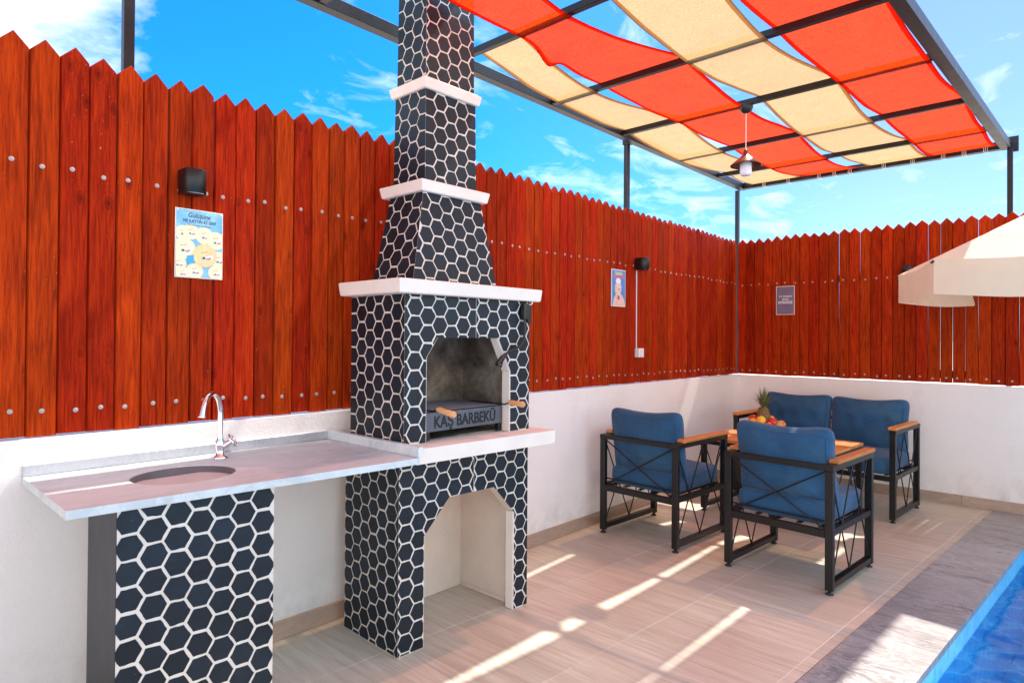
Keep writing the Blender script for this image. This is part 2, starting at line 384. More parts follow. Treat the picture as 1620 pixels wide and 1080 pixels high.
# ------------------------------------------------------------------ mesh helpers
class G:
    """a bag of vertices and faces"""
    def __init__(s): s.v = []; s.f = []; s.sm = []
    def add(s, vs, fs, smooth=False):
        o = len(s.v); s.v += [tuple(v) for v in vs]; s.f += [tuple(i + o for i in f) for f in fs]; s.sm += [smooth] * len(fs); return s
    def box(s, a, b, ch=0.0):
        x0, y0, z0 = a; x1, y1, z1 = b
        if ch <= 0:
            vs = [(x, y, z) for z in (z0, z1) for y in (y0, y1) for x in (x0, x1)]
            return s.add(vs, [(0, 2, 3, 1), (4, 5, 7, 6), (0, 1, 5, 4), (2, 6, 7, 3), (0, 4, 6, 2), (1, 3, 7, 5)])
        vs = []; key = {}
        for zi, z in enumerate((z0, z1)):
            for yi, y in enumerate((y0, y1)):
                for xi, x in enumerate((x0, x1)):
                    dx = ch * (1 - 2 * xi); dy = ch * (1 - 2 * yi); dz = ch * (1 - 2 * zi)
                    for ax, p in enumerate(((x, y + dy, z + dz), (x + dx, y, z + dz), (x + dx, y + dy, z))):
                        key[(xi, yi, zi, ax)] = len(vs); vs.append(p)
        fs = []
        K = lambda x, y, z, a: key[(x, y, z, a)]
        fs += [(K(0, 0, 0, 0), K(0, 0, 1, 0), K(0, 1, 1, 0), K(0, 1, 0, 0)), (K(1, 0, 0, 0), K(1, 1, 0, 0), K(1, 1, 1, 0), K(1, 0, 1, 0)),
               (K(0, 0, 0, 1), K(1, 0, 0, 1), K(1, 0, 1, 1), K(0, 0, 1, 1)), (K(0, 1, 0, 1), K(0, 1, 1, 1), K(1, 1, 1, 1), K(1, 1, 0, 1)),
               (K(0, 0, 0, 2), K(0, 1, 0, 2), K(1, 1, 0, 2), K(1, 0, 0, 2)), (K(0, 0, 1, 2), K(1, 0, 1, 2), K(1, 1, 1, 2), K(0, 1, 1, 2))]
        for a in (0, 1):
            for b_ in (0, 1):
                fs.append((K(a, b_, 0, 0), K(a, b_, 1, 0), K(a, b_, 1, 1), K(a, b_, 0, 1)))
                fs.append((K(a, 0, b_, 0), K(a, 1, b_, 0), K(a, 1, b_, 2), K(a, 0, b_, 2)))
                fs.append((K(0, a, b_, 1), K(1, a, b_, 1), K(1, a, b_, 2), K(0, a, b_, 2)))
        for x in (0, 1):
            for y in (0, 1):
                for z in (0, 1): fs.append((K(x, y, z, 0), K(x, y, z, 1), K(x, y, z, 2)))
        return s.add(vs, fs)
    def hull8(s, bot, top):
        """bot, top: matching rings of points"""
        n = len(bot)
        return s.add(list(bot) + list(top), [tuple(range(n - 1, -1, -1)), tuple(range(n, 2 * n))] + [(i, (i + 1) % n, n + (i + 1) % n, n + i) for i in range(n)])
    def bar(s, a, b, w, h=None, upv=(0, 0, 1), caps=True):
        h = h or w; a = Vector(a); b = Vector(b); d = (b - a).normalized(); u = Vector(upv)
        if abs(d.dot(u)) > 0.98: u = Vector((0, 1, 0))
        r = d.cross(u).normalized(); u = r.cross(d).normalized()
        ring = [(-w / 2, -h / 2), (w / 2, -h / 2), (w / 2, h / 2), (-w / 2, h / 2)]
        return s.hull8([a + r * x + u * y for x, y in ring], [b + r * x + u * y for x, y in ring])
    def tube(s, pts, rad, seg=10, cap=True):
        pts = [Vector(p) for p in pts]; n = len(pts); vs = []; u = None
        rads = rad if isinstance(rad, (list, tuple)) else [rad] * n
        for i, p in enumerate(pts):
            d = (pts[min(i + 1, n - 1)] - pts[max(i - 1, 0)]).normalized()
            if u is None: u = d.orthogonal().normalized()
            u = (u - d * u.dot(d)).normalized(); w_ = d.cross(u)
            vs += [p + (u * math.cos(2 * math.pi * k / seg) + w_ * math.sin(2 * math.pi * k / seg)) * rads[i] for k in range(seg)]
        fs = [(i * seg + k, i * seg + (k + 1) % seg, (i + 1) * seg + (k + 1) % seg, (i + 1) * seg + k) for i in range(n - 1) for k in range(seg)]
        s.add(vs, fs, True)
        if cap:
            s.add([vs[k] for k in range(seg)], [tuple(range(seg - 1, -1, -1))]); s.add([vs[(n - 1) * seg + k] for k in range(seg)], [tuple(range(seg))])
        return s
    def lathe(s, prof, c=(0, 0, 0), seg=24, smooth=True, sx=1, sy=1):
        vs = []
        for r_, z in prof: vs += [(c[0] + sx * r_ * math.cos(2 * math.pi * k / seg), c[1] + sy * r_ * math.sin(2 * math.pi * k / seg), c[2] + z) for k in range(seg)]
        fs = [(i * seg + k, i * seg + (k + 1) % seg, (i + 1) * seg + (k + 1) % seg, (i + 1) * seg + k) for i in range(len(prof) - 1) for k in range(seg)]
        return s.add(vs, fs, smooth)
    def mesh(s, name):
        me = bpy.data.meshes.new(name); me.from_pydata(s.v, [], s.f)
        me.polygons.foreach_set('use_smooth', s.sm); me.validate(); me.update(); return me

def obj(name, g, mat, parent=None, loc=None, label=None, cat=None, group=None, kind=None, rot=None):
    me = g if isinstance(g, bpy.types.Mesh) else g.mesh(name)
    if mat is not None and not me.materials: me.materials.append(MAT[mat])
    o = bpy.data.objects.new(name, me); COL.objects.link(o)
    if parent: o.parent = parent
    if loc is not None: o.location = loc
    if rot is not None: o.rotation_euler = rot
    tag(o, label, cat, group, kind); return o
def tag(o, label=None, cat=None, group=None, kind=None):
    for k, v in (('label', label), ('category', cat), ('group', group), ('kind', kind)):
        if v: o[k] = v
def thing(name, loc, label, cat, group=None, rz=0):
    o = bpy.data.objects.new(name, None); COL.objects.link(o); o.location = loc; o.rotation_euler = (0, 0, rz)
    o.empty_display_size = 0.1; tag(o, label, cat, group); return o
def rel(g, o):
    l = o.location; g.v = [(x - l[0], y - l[1], z - l[2]) for x, y, z in g.v]; return g
def wobj(name, g, mat, root, parent=None, **k):
    """geometry given in world coordinates, parented under an unrotated root (or a part of it)"""
    return obj(name, rel(g, root), mat, parent or root, **k)
def clip(poly, region):
    """clip polygon by a convex CCW region"""
    outp = poly
    for i in range(len(region)):
        a = region[i]; b = region[(i + 1) % len(region)]; inp = outp; outp = []
        def side(p): return (b[0] - a[0]) * (p[1] - a[1]) - (b[1] - a[1]) * (p[0] - a[0])
        for j in range(len(inp)):
            p, q = inp[j], inp[(j + 1) % len(inp)]; sp, sq = side(p), side(q)
            if sp >= 0: outp.append(p)
            if (sp > 0 > sq) or (sp < 0 < sq):
                t = sp / (sp - sq); outp.append((p[0] + (q[0] - p[0]) * t, p[1] + (q[1] - p[1]) * t))
        if len(outp) < 3: return []
    return outp
def area(p): return abs(sum(p[i][0] * p[(i + 1) % len(p)][1] - p[(i + 1) % len(p)][0] * p[i][1] for i in range(len(p)))) / 2

# rotated floor frame: s across, t along the pool edge
A4 = R(4.23); E1 = (math.cos(A4), -math.sin(A4)); E2 = (math.sin(A4), math.cos(A4))
def st(s, t): return (s * E1[0] + t * E2[0], s * E1[1] + t * E2[1])
def ist(x, y): return (x * E1[0] + y * E1[1], x * E2[0] + y * E2[1])

# ------------------------------------------------------------------ setting
YN = -8.6                      # nearest end of what is built
SC0, SC1, PE = 2.0, 2.30, -0.715
POOLW, POOLN = 3.4, -8.4
g = G()
hole = [st(SC1, POOLN), st(SC1 + POOLW, POOLN), st(SC1 + POOLW, PE), st(SC1, PE)]
BIG = 900
outer = [(-BIG, -BIG), (BIG, -BIG), (BIG, BIG), (-BIG, BIG)]
vs = [(x, y, -0.03) for x, y in outer] + [(x, y, -0.03) for x, y in hole]
g.add(vs, [(0, 1, 5, 4), (1, 2, 6, 5), (2, 3, 7, 6), (3, 0, 4, 7)])
obj('ground', g, 'ground_soil', kind='structure')

# patio sub-floor (grout) and tiles
fl = G(); reg_floor = [(0.0, YN), st(SC0, YN), (1.9952, 0.0), (0.0, 0.0)]
q = st(SC0, 0.0); reg_floor = [(0.0, YN), (st(SC0, YN)[0], YN), (SC0 / E1[0], 0.0), (0.0, 0.0)]
fl.hull8([(x, y, -0.028) for x, y in reg_floor], [(x, y, -0.0013) for x, y in reg_floor])
floor = obj('floor', fl, 'grout', kind='structure')
for i in range(-2, 5):
    for j in range(-22, 3):
        s0 = 1.35 + 0.6 * (i - 2); t0 = -3.589 + 0.4 * j + 4.0
        gp = 0.0022
        poly = [st(s0 + gp, t0 + gp), st(s0 + 0.6 - gp, t0 + gp), st(s0 + 0.6 - gp, t0 + 0.4 - gp), st(s0 + gp, t0 + 0.4 - gp)]
        poly = clip(poly, reg_floor)
        if len(poly) < 3 or area(poly) < 0.0006: continue
        cx = sum(p[0] for p in poly) / len(poly); cy = sum(p[1] for p in poly) / len(poly)
        dz = rnd.uniform(-0.0004, 0.0004); k = 0.0015
        g = G(); g.hull8([(x, y, -0.0027) for x, y in poly], [(x, y, 0.0 + dz) for x, y in poly])
        obj('tile', g, 'tile', floor)
# pool coping, far deck, pool shell, water
cop = obj('pool_coping', G().hull8([(*st(a, b), -0.16) for a, b in ((SC0 + .002, YN), (SC1 - .012, YN), (SC1 - .012, PE), (SC0 + .002, PE))],
        [(*st(a, b), -0.027) for a, b in ((SC0 + .002, YN), (SC1 - .012, YN), (SC1 - .012, PE), (SC0 + .002, PE))]), 'grout', kind='structure')
t = PE - 0.0
tt = 0.32
wallreg = [(-1, YN), (8, YN), (8, -0.001), (-1, -0.001)]
while tt > YN + 0.6:
    a, b = tt - 0.62, tt
    poly = clip([st(SC0 + .0015, a + .001), st(SC1 + .012, a + .001), st(SC1 + .012, b - .001), st(SC0 + .0015, b - .001)], wallreg)
    if len(poly) >= 3 and area(poly) > .002:
        obj('slab', G().hull8([(x, y, -0.026) for x, y in poly], [(x, y, 0.004) for x, y in poly]), 'coping_marble', cop)
    tt -= 0.62
ss = SC1 + 0.0135
while ss < SC1 + POOLW:
    poly = clip([st(ss, PE + .001), st(ss + .618, PE + .001), st(ss + .618, 1), st(ss, 1)], wallreg)
    obj('slab', G().hull8([(x, y, -0.026) for x, y in poly], [(x, y, 0.004) for x, y in poly]), 'coping_marble', cop)
    ss += 0.62
pool = G()
def quad(p): pool.add(p, [(0, 1, 2, 3)])
PB = -1.1
h4 = hole
quad([(*p, PB) for p in h4])
for i in range(4):
    a, b = h4[i], h4[(i + 1) % 4]; quad([(*a, -0.03), (*b, -0.03), (*b, PB), (*a, PB)])
b0, b1 = SC1 + .001, SC1 + 0.42
pool.hull8([(*st(b0, -2.6), PB + .002), (*st(b1 + .5, -2.6), PB + .002), (*st(b1 + .5, PE - .002), PB + .002), (*st(b0, PE - .002), PB + .002)],
           [(*st(b0, -2.6), -0.62), (*st(b1 + .5, -2.6), -0.62), (*st(b1 + .5, PE - .002), -0.62), (*st(b0, PE - .002), -0.62)])
obj('pool_basin', pool, 'mosaic', kind='structure')
wa = G(); nx, ny = 60, 120; vs = []
for j in range(ny + 1):
    for i in range(nx + 1):
        x, y = st(SC1 + .002 + (POOLW - .004) * i / nx, POOLN + .002 + (PE - POOLN - .004) * j / ny)
        vs.append((x, y, -0.13 + 0.006 * mnoise.noise(Vector((x * 3, y * 3, 0)))))
wa.add(vs, [(j * (nx + 1) + i, j * (nx + 1) + i + 1, (j + 1) * (nx + 1) + i + 1, (j + 1) * (nx + 1) + i) for j in range(ny) for i in range(nx)], True)
obj('pool_water', wa, 'water', kind='structure')

# white low walls with skirting
WT = 0.956
lw = thing('low_wall', (0, -4.3, 0), 'white rendered low wall running behind the sink and barbecue', 'wall')
wobj('wall_body', G().box((-0.16, YN, -0.03), (0, 0.16, WT)), 'plaster', lw)
bw = thing('low_wall', (2.5, 0, 0), 'white rendered low wall behind the blue sofa', 'wall')
wobj('wall_body', G().box((0.001, 0, -0.03), (6.2, 0.16, WT - 0.0015)), 'plaster', bw)
y = YN
while y < -0.02:
    y1 = min(y + 0.6, -0.012)
    wobj('skirting_tile', G().box((0.001, y + .001, 0.001), (0.011, y1 - .001, 0.082), 0.0015), 'skirt', lw); y += 0.6
x = 0.012
while x < 6:
    wobj('skirting_tile', G().box((x + .001, -0.011, 0.0045), (x + .599, -0.001, 0.086), 0.0015), 'skirt', bw); x += 0.6

# ------------------------------------------------------------------ fences
def topz(y):
    pts = [(-8.6, 2.275), (-5.68, 2.284), (-5.0, 2.286), (-4.2, 2.30), (-3.4, 2.302), (-2.3, 2.288), (0, 2.27)]
    for (a, za), (b, zb) in zip(pts, pts[1:]):
        if a <= y <= b: return za + (zb - za) * (y - a) / (b - a)
    return 2.28
screw_me = G().lathe([(0.0, 0.0028), (0.0035, 0.0028), (0.0042, 0.0016), (0.0076, 0.0013), (0.0082, 0.0)], seg=12, smooth=False).mesh('screw')
screw_me.materials.append(MAT['zinc'])
def picket(fence, axis, c, zt, wd):
    """axis 'L': left fence (normal +x, runs along y); 'B': back fence (normal -y, runs along x)"""
    z0 = WT + 0.004 + rnd.uniform(0, 0.006); hw = wd / 2; pk = 0.040 * wd / 0.08 + rnd.uniform(-.004, .004)
    lean = rnd.uniform(-0.0025, 0.0025); pr = rnd.uniform(0, 0.004)
    def ring(ins, dep):
        r_ = [(-hw + ins, z0), (hw - ins, z0), (hw - ins + lean, zt - pk - ins * .4), (lean + rnd.uniform(-.001, .001), zt - ins * 1.3), (-hw + ins + lean, zt - pk - ins * .4)]
        if axis == 'L': return [(dep, a, b - 1.6) for a, b in r_]
        return [(a, -dep, b - 1.6) for a, b in r_]
    d0 = -0.030 + pr; d1 = -0.012 + pr
    back = ring(0, d0 - .004); mid = ring(0, d1 - .009); front = ring(0.0042, d1)
    g = G(); n = 5; g.add(back + mid + front, [tuple(range(n))[::-1] if axis == 'L' else tuple(range(n)), tuple(range(2 * n, 3 * n))] +
        [(k * n + i, k * n + (i + 1) % n, (k + 1) * n + (i + 1) % n, (k + 1) * n + i) for k in (0, 1) for i in range(n)])
    loc = (0, c, 1.6) if axis == 'L' else (c, 0, 1.6)
    fl_ = fence.location
    o = obj('picket', g, 'picket', fence, loc=(loc[0] - fl_[0], loc[1] - fl_[1], loc[2] - fl_[2]))
    tl = (-c / 5.7) if axis == 'L' else 0
    for zr in (1.842 + 0.02 * tl, 1.015 + 0.033 * tl):
        j1, j2 = rnd.uniform(-.012, .012), rnd.uniform(-.007, .007)
        if axis == 'L': l_, r_ = (d1 + .0003, j1, zr + j2 - 1.6), (0, R(90), 0)
        else: l_, r_ = (j1, -d1 - .0003, zr - .016 + j2 - 1.6), (R(90), 0, 0)
        obj('screw', screw_me, None, o, loc=l_, rot=r_)
lf = thing('picket_fence', (0, -4.2, WT), 'red stained picket fence on the wall behind the barbecue', 'fence')
y = -0.045
i = 0
while y > -8.3:
    sp = 0.0853; wd = sp - 0.0003 - abs(rnd.gauss(0, 0.0004))
    if rnd.random() < 0.16: wd -= rnd.uniform(.0012, .0035)
    picket(lf, 'L', y, topz(y) + rnd.uniform(-.006, .006), max(wd, 0.074)); y -= sp; i += 1
bf = thing('picket_fence', (2.5, 0, WT), 'red stained picket fence on the wall behind the sofa and parasol', 'fence')
x = 0.035
while x < 4.9:
    sp = 0.0835; wd = sp - 0.0004 - abs(rnd.gauss(0, 0.0005))
    if rnd.random() < (0.20 if x < 1.3 else 0.45): wd -= rnd.uniform(.0015, .0045)
    picket(bf, 'B', x, 2.277 + 0.005 * x + rnd.uniform(-.006, .006), max(wd, 0.071)); x += sp
for zr in (1.045, 1.86):
    wobj('rail', G().box((-0.062, YN + .2, zr - .03), (-0.037, 0.03, zr + .03)), 'dark_steel', lf)
    wobj('rail', G().box((0.0, 0.037, zr - .045), (5.0, 0.062, zr + .015)), 'dark_steel', bf)

# ------------------------------------------------------------------ pergola
PZ = 2.795
RAFT = [-0.475, -1.22, -2.09, -2.92, -3.755, -4.58, -5.4, -6.22, -7.04, -7.8]
def rx(y): return 2.072 + (y - 0.10) * 0.0455       # outer beam line
pg = thing('pergola', (1.0, -3.8, 0), 'black steel pergola frame over the patio', 'pergola')
wobj('long_beam', G().box((-0.05, -8.0, PZ), (0.01, 0.165, PZ + .06), .002), 'dark_steel', pg)
g = G(); yb = 0.165
g.hull8([(rx(-8) - .03, -8, PZ), (rx(-8) + .03, -8, PZ), (rx(yb) + .03, yb, PZ), (rx(yb) - .03, yb, PZ)],
        [(rx(-8) - .03, -8, PZ + .06), (rx(-8) + .03, -8, PZ + .06), (rx(yb) + .03, yb, PZ + .06), (rx(yb) - .03, yb, PZ + .06)])
wobj('long_beam', g, 'dark_steel', pg)
wobj('end_beam', G().box((0.0105, 0.10, PZ + .001), (rx(.13) - .0305, 0.16, PZ + .061), .002), 'dark_steel', pg)
for ry in RAFT:
    wobj('rafter', G().box((0.0105, ry - .017, PZ + .004), (rx(ry) - .0315, ry + .017, PZ + .040), .002), 'dark_steel', pg)
for x_, y_, z0 in ((-0.064, 0.13, 0.94), (-0.085, -1.89, 0), (-0.088, -5.325, 0), (2.10, 0.135, 0), (-0.085, -7.9, 0)):
    x1 = x_ if x_ > 1 else x_
    g = G().box((x_ - .018, y_ - .018, -0.03 if y_ > 0 or x_ < 0 else 0), (x_ + .018, y_ + .018, PZ - .001 + (0.0 if x_ > -.08 else 0.0)), .002)
    wobj('post', g, 'dark_steel', pg)
wobj('bracket', G().box((-0.11, -5.35, PZ), (-0.0505, -5.30, PZ + .05)), 'dark_steel', pg)
wobj('bracket', G().box((-0.11, -1.915, PZ), (-0.0505, -1.865, PZ + .05)), 'dark_steel', pg)
wobj('bracket', G().box((2.085, 0.1655, PZ - .02), (2.15, 0.185, PZ + .10)), 'dark_steel', pg)
# outside posts carry the nearer side of the outer beam
wobj('post', G().box((rx(-7.9) - .025, -7.95, 0.005), (rx(-7.9) + .025, -7.90, PZ - .001), .002), 'dark_steel', pg)
# thin cable down the middle post
wobj('cable', G().tube([(-0.03, -1.98, PZ), (-0.05, -1.95, 2.62), (-0.055, -1.925, 2.45), (-0.058, -1.92, 1.5)], 0.004, 6), 'black_plastic', pg)

EDGE = {  # edges at the rafters (y, x), measured but some gaps narrowed against sun strips
 'b1L': [(0.08, .10), (-.442, .078), (-1.19, .02), (-2.09, .02), (-2.88, .072), (-3.72, .139), (-4.6, .06), (-5.4, .12), (-6.2, .06), (-7.8, .1)],
 'b1R': [(0.08, .557), (-.487, .46), (-1.216, .403), (-2.149, .452), (-2.913, .35), (-3.768, .45), (-4.6, .43), (-5.4, .43), (-6.2, .43), (-7.8, .43)],
 'r1L': [(0.08, .652), (-.451, .502), (-1.255, .436), (-2.053, .47), (-2.943, .372), (-3.741, .480), (-4.6, .435), (-5.4, .428), (-6.2, .428), (-7.8, .43)],
 'r1R': [(0.08, 1.04), (-.471, .957), (-1.29, .964), (-2.104, .925), (-2.957, .93), (-3.766, .784), (-4.6, .87), (-5.4, .905), (-6.2, .92), (-7.8, .92)],
 'b2L': [(0.08, 1.135), (-.539, .991), (-1.197, 1.004), (-2.103, 1.008), (-2.92, .955), (-3.763, .969), (-4.6, .91), (-5.4, .91), (-6.2, .92), (-7.8, .93)],
 'b2R': [(0.08, 1.563), (-.532, 1.533), (-1.229, 1.465), (-2.138, 1.469), (-2.925, 1.376), (-3.75, 1.40), (-4.6, 1.36), (-5.4, 1.38), (-6.2, 1.33), (-7.8, 1.34)],
 'r2L': [(0.08, 1.601), (-.459, 1.57), (-1.276, 1.500), (-2.075, 1.486), (-2.939, 1.409), (-3.75, 1.43), (-4.6, 1.38), (-5.4, 1.42), (-6.2, 1.36), (-7.8, 1.38)],
 'r2R': [(0.08, 2.02), (-.424, 2.01), (-1.276, 1.98), (-2.073, 1.935), (-2.911, 1.90), (-3.75, 1.865), (-4.6, 1.81), (-5.4, 1.77), (-6.2, 1.73), (-7.8, 1.66)]}
def edge(k, y):
    p = EDGE[k]
    for (a, xa), (b, xb) in zip(p, p[1:]):
        if b <= y <= a:
            t_ = (a - y) / (a - b); t_ = 0.5 * t_ + 0.5 * t_ * t_ * (3 - 2 * t_)
            return xa + (xb - xa) * t_
    return p[-1][1]
def panel(kl, kr, mat, first_under, label, seed, last=10):
    YS = [0.095] + RAFT[:last]; NY = 26; NX = 18; vs = []; rows = 0
    Y_ = []
    for i in range(len(YS) - 1):
        n = NY if YS[i] > -5.5 else 8
        for k in range(n + (1 if i == len(YS) - 2 else 0)): Y_.append((i, k / n))
    for i, t_ in Y_:
        ya, yb = YS[i], YS[i + 1]; y = ya + (yb - ya) * t_
        def zr(j):
            if j == 0: return PZ + .03
            under = (j % 2 == 1) == first_under
            return PZ - .004 if under else PZ + .0435
        za, zb = zr(i), zr(i + 1); e = t_ * t_ * (3 - 2 * t_) if 0 else t_
        bay = math.sin(math.pi * t_)
        xl, xr = edge(kl, y), edge(kr, y)
        pin = 0.002 * bay * (0.6 + 0.6 * abs(mnoise.noise(Vector((i * 3.1, seed, 0)))))
        for c in range(NX + 1):
            u = c / NX; x = xl + pin + (xr - xl - 2 * pin) * u
            ed = abs(2 * u - 1) ** 3
            z = za + (zb - za) * e - 0.014 * bay * (1 - 0.55 * ed)
            z += bay * (0.011 * mnoise.noise(Vector((x * 4 + seed, y * 1.7, seed))) + 0.006 * mnoise.noise(Vector((x * 15, y * 3, seed + 4))))
            z -= bay * 0.012 * ed
            if kl == 'r1L': z -= 0.06 * math.exp(-((y + 3.52) / 0.09) ** 2) * max(0, 1 - u * 3.2) ** 2
            vs.append((x, y, z))
        rows += 1
    g = G(); n = NX + 1
    g.add(vs, [(r_ * n + c, (r_ + 1) * n + c, (r_ + 1) * n + c + 1, r_ * n + c + 1) for r_ in range(rows - 1) for c in range(NX)], True)
    root = thing('shade_panel', ((edge(kl, -4) + edge(kr, -4)) / 2, -4, PZ), label, 'shade cloth', 'woven shade strips on the pergola')
    cl = wobj('cloth', g, mat, root)
    # rolled hems along both long edges
    for c in (0, NX):
        hv_ = []
        for r_ in range(rows):
            p0 = Vector(vs[r_ * n + c]); p1 = Vector(vs[r_ * n + (1 if c == 0 else NX - 1)]); f = 0.021 / max((p1 - p0).length, .001)
            hv_ += [p0 + Vector((0, 0, -.0022)), p0.lerp(p1, f) + Vector((0, 0, -.0026))]
        hg = G(); hg.add(hv_, [(2 * k, 2 * k + 1, 2 * k + 3, 2 * k + 2) for k in range(rows - 1)], True)
        hg.tube([vs[r_ * n + c] for r_ in range(rows)], 0.003, 4)
        wobj('hem', hg, mat, root)
    for k in range(2 if kl[0] == 'b' else 3):
        u = (k + 0.5) / (2 if kl[0] == 'b' else 3); x = edge(kl, .08) + (edge(kr, .08) - edge(kl, .08)) * u
        gt = G()
        for dx in (-.012, 0, .012):
            gt.tube([(x + dx, 0.094, PZ + .030), (x + dx, 0.094, PZ - .004), (x + dx + .003, 0.13, PZ - .006), (x + dx, .166, PZ)], 0.0022, 5)
        wobj('tie', gt, 'white_plastic', root)
# j==1 is the rafter nearest the back
panel('b1L', 'b1R', 'beige_net', False, 'beige shade strip nearest the long fence, woven through the rafters', 1.0, 5)
panel('r1L', 'r1R', 'red_net', True, 'red shade strip between the two beige ones, above the pendant lamp', 2.0)
panel('b2L', 'b2R', 'beige_net', False, 'wide beige shade strip between the two red ones', 3.0)
panel('r2L', 'r2R', 'red_net', True, 'red shade strip along the outer beam of the pergola', 4.0)

# pendant lamp
pl = thing('pendant_lamp', (0.935, -2.10, PZ), 'dark cone pendant lamp hanging from a rafter over the patio', 'lamp')
wobj('ceiling_cup', G().lathe([(0.0, -.050), (.018, -.048), (.034, -.036), (.043, -.018), (.044, 0.003)], (0.935, -2.10, PZ), 24), 'black_plastic', pl)
wobj('cord', G().tube([(0.935, -2.10, PZ - .045), (0.935, -2.10, 2.50)], 0.0032, 8), 'white_plastic', pl)
wobj('lamp_shade', G().lathe([(.006, 2.515), (.016, 2.505), (.017, 2.482), (.026, 2.474), (.05, 2.452), (.085, 2.424), (.096, 2.413), (.095, 2.410), (.083, 2.420), (.048, 2.445), (.02, 2.466)], (0.935, -2.10, 0), 32), 'copper_metal', pl)
wobj('glass_jar', G().lathe([(.018, 2.455), (.022, 2.44), (.033, 2.43), (.036, 2.42), (.036, 2.365), (.034, 2.352), (.026, 2.346), (0, 2.345)], (0.935, -2.10, 0), 24), 'milk_glass', pl)

# ------------------------------------------------------------------ hexagon paint
def split(regions, c, left):
    big = [(-9, -9), (c - .002, -9), (c - .002, 9), (-9, 9)] if left else [(c + .0012, -9), (9, -9), (9, 9), (c + .0012, 9)]
    return [q for q in (clip(p, big) for p in regions) if len(q) >= 3]
def hexes(root, parent, org, ux, uz, nrm, regions, a, off_s=0.0, off_t=0.0, line=0.0037, up_=0.0014, jit=0.0017):
    """hexagons over the plane org + s*ux + t*uz, clipped to a list of convex regions (s,t, CCW)"""
    ux, uz, nrm, org = Vector(ux), Vector(uz), Vector(nrm), Vector(org)
    S0 = min(p[0] for r_ in regions for p in r_); S1 = max(p[0] for r_ in regions for p in r_)
    T0 = min(p[1] for r_ in regions for p in r_); T1 = max(p[1] for r_ in regions for p in r_)
    pc, pr = 1.5 * a, math.sqrt(3) * a; n = 0
    i0 = int((S0 - off_s) / pc) - 1; i1 = int((S1 - off_s) / pc) + 2; j0 = int((T0 - off_t) / pr) - 1; j1 = int((T1 - off_t) / pr) + 2
    for i in range(i0, i1):
        for j in range(j0, j1):
            cs = off_s + i * pc; ct = off_t + (j + (0.5 if i % 2 else 0)) * pr; r_ = a - line / 0.866
            base = []
            cor = [(cs + (r_ + rnd.uniform(-jit, jit)) * math.cos(math.pi / 3 * k), ct + (r_ + rnd.uniform(-jit, jit)) * math.sin(math.pi / 3 * k)) for k in range(6)]
            pts = []
            for k in range(6):
                p, q = cor[k], cor[(k + 1) % 6]; pts.append(p)
                for f in (1 / 3, 2 / 3): pts.append((p[0] + (q[0] - p[0]) * f + rnd.uniform(-jit, jit) * .55, p[1] + (q[1] - p[1]) * f + rnd.uniform(-jit, jit) * .55))
            g = G(); tot = 0
            for rg in regions:
                p = clip(pts, rg)
                if len(p) < 3 or area(p) < 4e-5: continue
                tot += area(p)
                lo = [org + ux * s + uz * t_ + nrm * -0.001 for s, t_ in p]; hi = [org + ux * s + uz * t_ + nrm * up_ for s, t_ in p]
                if ux.cross(uz).dot(nrm) < 0: lo.reverse(); hi.reverse()
                g.hull8(lo, hi)
            if tot > 1.2e-4:
                wobj('hexagon', g, 'hex', root, parent); n += 1
    return n

# ------------------------------------------------------------------ barbecue
bq = thing('barbecue_fireplace', (0.32, -4.12, 0), 'tall masonry barbecue with chimney painted in navy hexagons', 'barbecue')
# lower body
AL = (0.500, -4.500); AR = (0.532, -3.745); BL = (0.10, -4.490); BR = (0.12, -3.735)
LZ = 0.795
def front_panel(A, B, outline, thick, mat, name, parent=None):
    """outline in (s along A->B, z); extruded inwards by thick"""
    A, B = Vector((*A, 0)), Vector((*B, 0)); u = (B - A).normalized(); nrm = Vector((u.y, -u.x, 0))
    f = [A + u * s + Vector((0, 0, z)) for s, z in outline]; bk = [p - nrm * thick for p in f]
    g = G(); g.hull8(bk, f); return wobj(name, g, mat, bq, parent), A, u, nrm
LENL = (Vector(AR) - Vector(AL)).length
o1, o2, o3, o4 = 0.130, 0.262, 0.530, 0.662     # arch jambs and top corners along the front
ZS, ZT = 0.468, 0.607
outl = [(0, 0.001), (o1, 0.001), (o1, ZS), (o2, ZT), (o3, ZT), (o4, ZS), (o4, 0.001), (LENL, 0.001), (LENL, LZ), (0, LZ)]
low, A_, u_, n_ = front_panel(AL, AR, outl, 0.05, 'grout_paint', 'lower_body')
# side and back walls of the lower body
def slabwall(p, q, z0, z1, th, mat, name, parent=None):
    P, Q = Vector((*p, 0)), Vector((*q, 0)); u = (Q - P).normalized(); nn = Vector((-u.y, u.x, 0)) * th
    g = G(); g.hull8([P + Vector((0, 0, z0)), Q + Vector((0, 0, z0)), Q + nn + Vector((0, 0, z0)), P + nn + Vector((0, 0, z0))],
                     [P + Vector((0, 0, z1)), Q + Vector((0, 0, z1)), Q + nn + Vector((0, 0, z1)), P + nn + Vector((0, 0, z1))])
    return wobj(name, g, mat, bq, parent)
inL = 0.0505
slabwall(BL, (AL[0] - inL, AL[1]), 0.001, LZ, 0.035, 'grout_paint', 'side_wall')
slabwall((AR[0] - inL, AR[1]), BR, 0.001, LZ, 0.035, 'grout_paint', 'side_wall')
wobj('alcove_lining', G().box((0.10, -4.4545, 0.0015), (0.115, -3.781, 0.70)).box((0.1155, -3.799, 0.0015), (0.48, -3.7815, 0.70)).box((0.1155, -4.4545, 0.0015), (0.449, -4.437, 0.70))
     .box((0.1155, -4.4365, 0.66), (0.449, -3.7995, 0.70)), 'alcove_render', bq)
wobj('alcove_trim', G().bar((0.135, -3.803, 0.012), (0.44, -3.803, 0.012), 0.006, 0.02), 'alcove_render', bq)
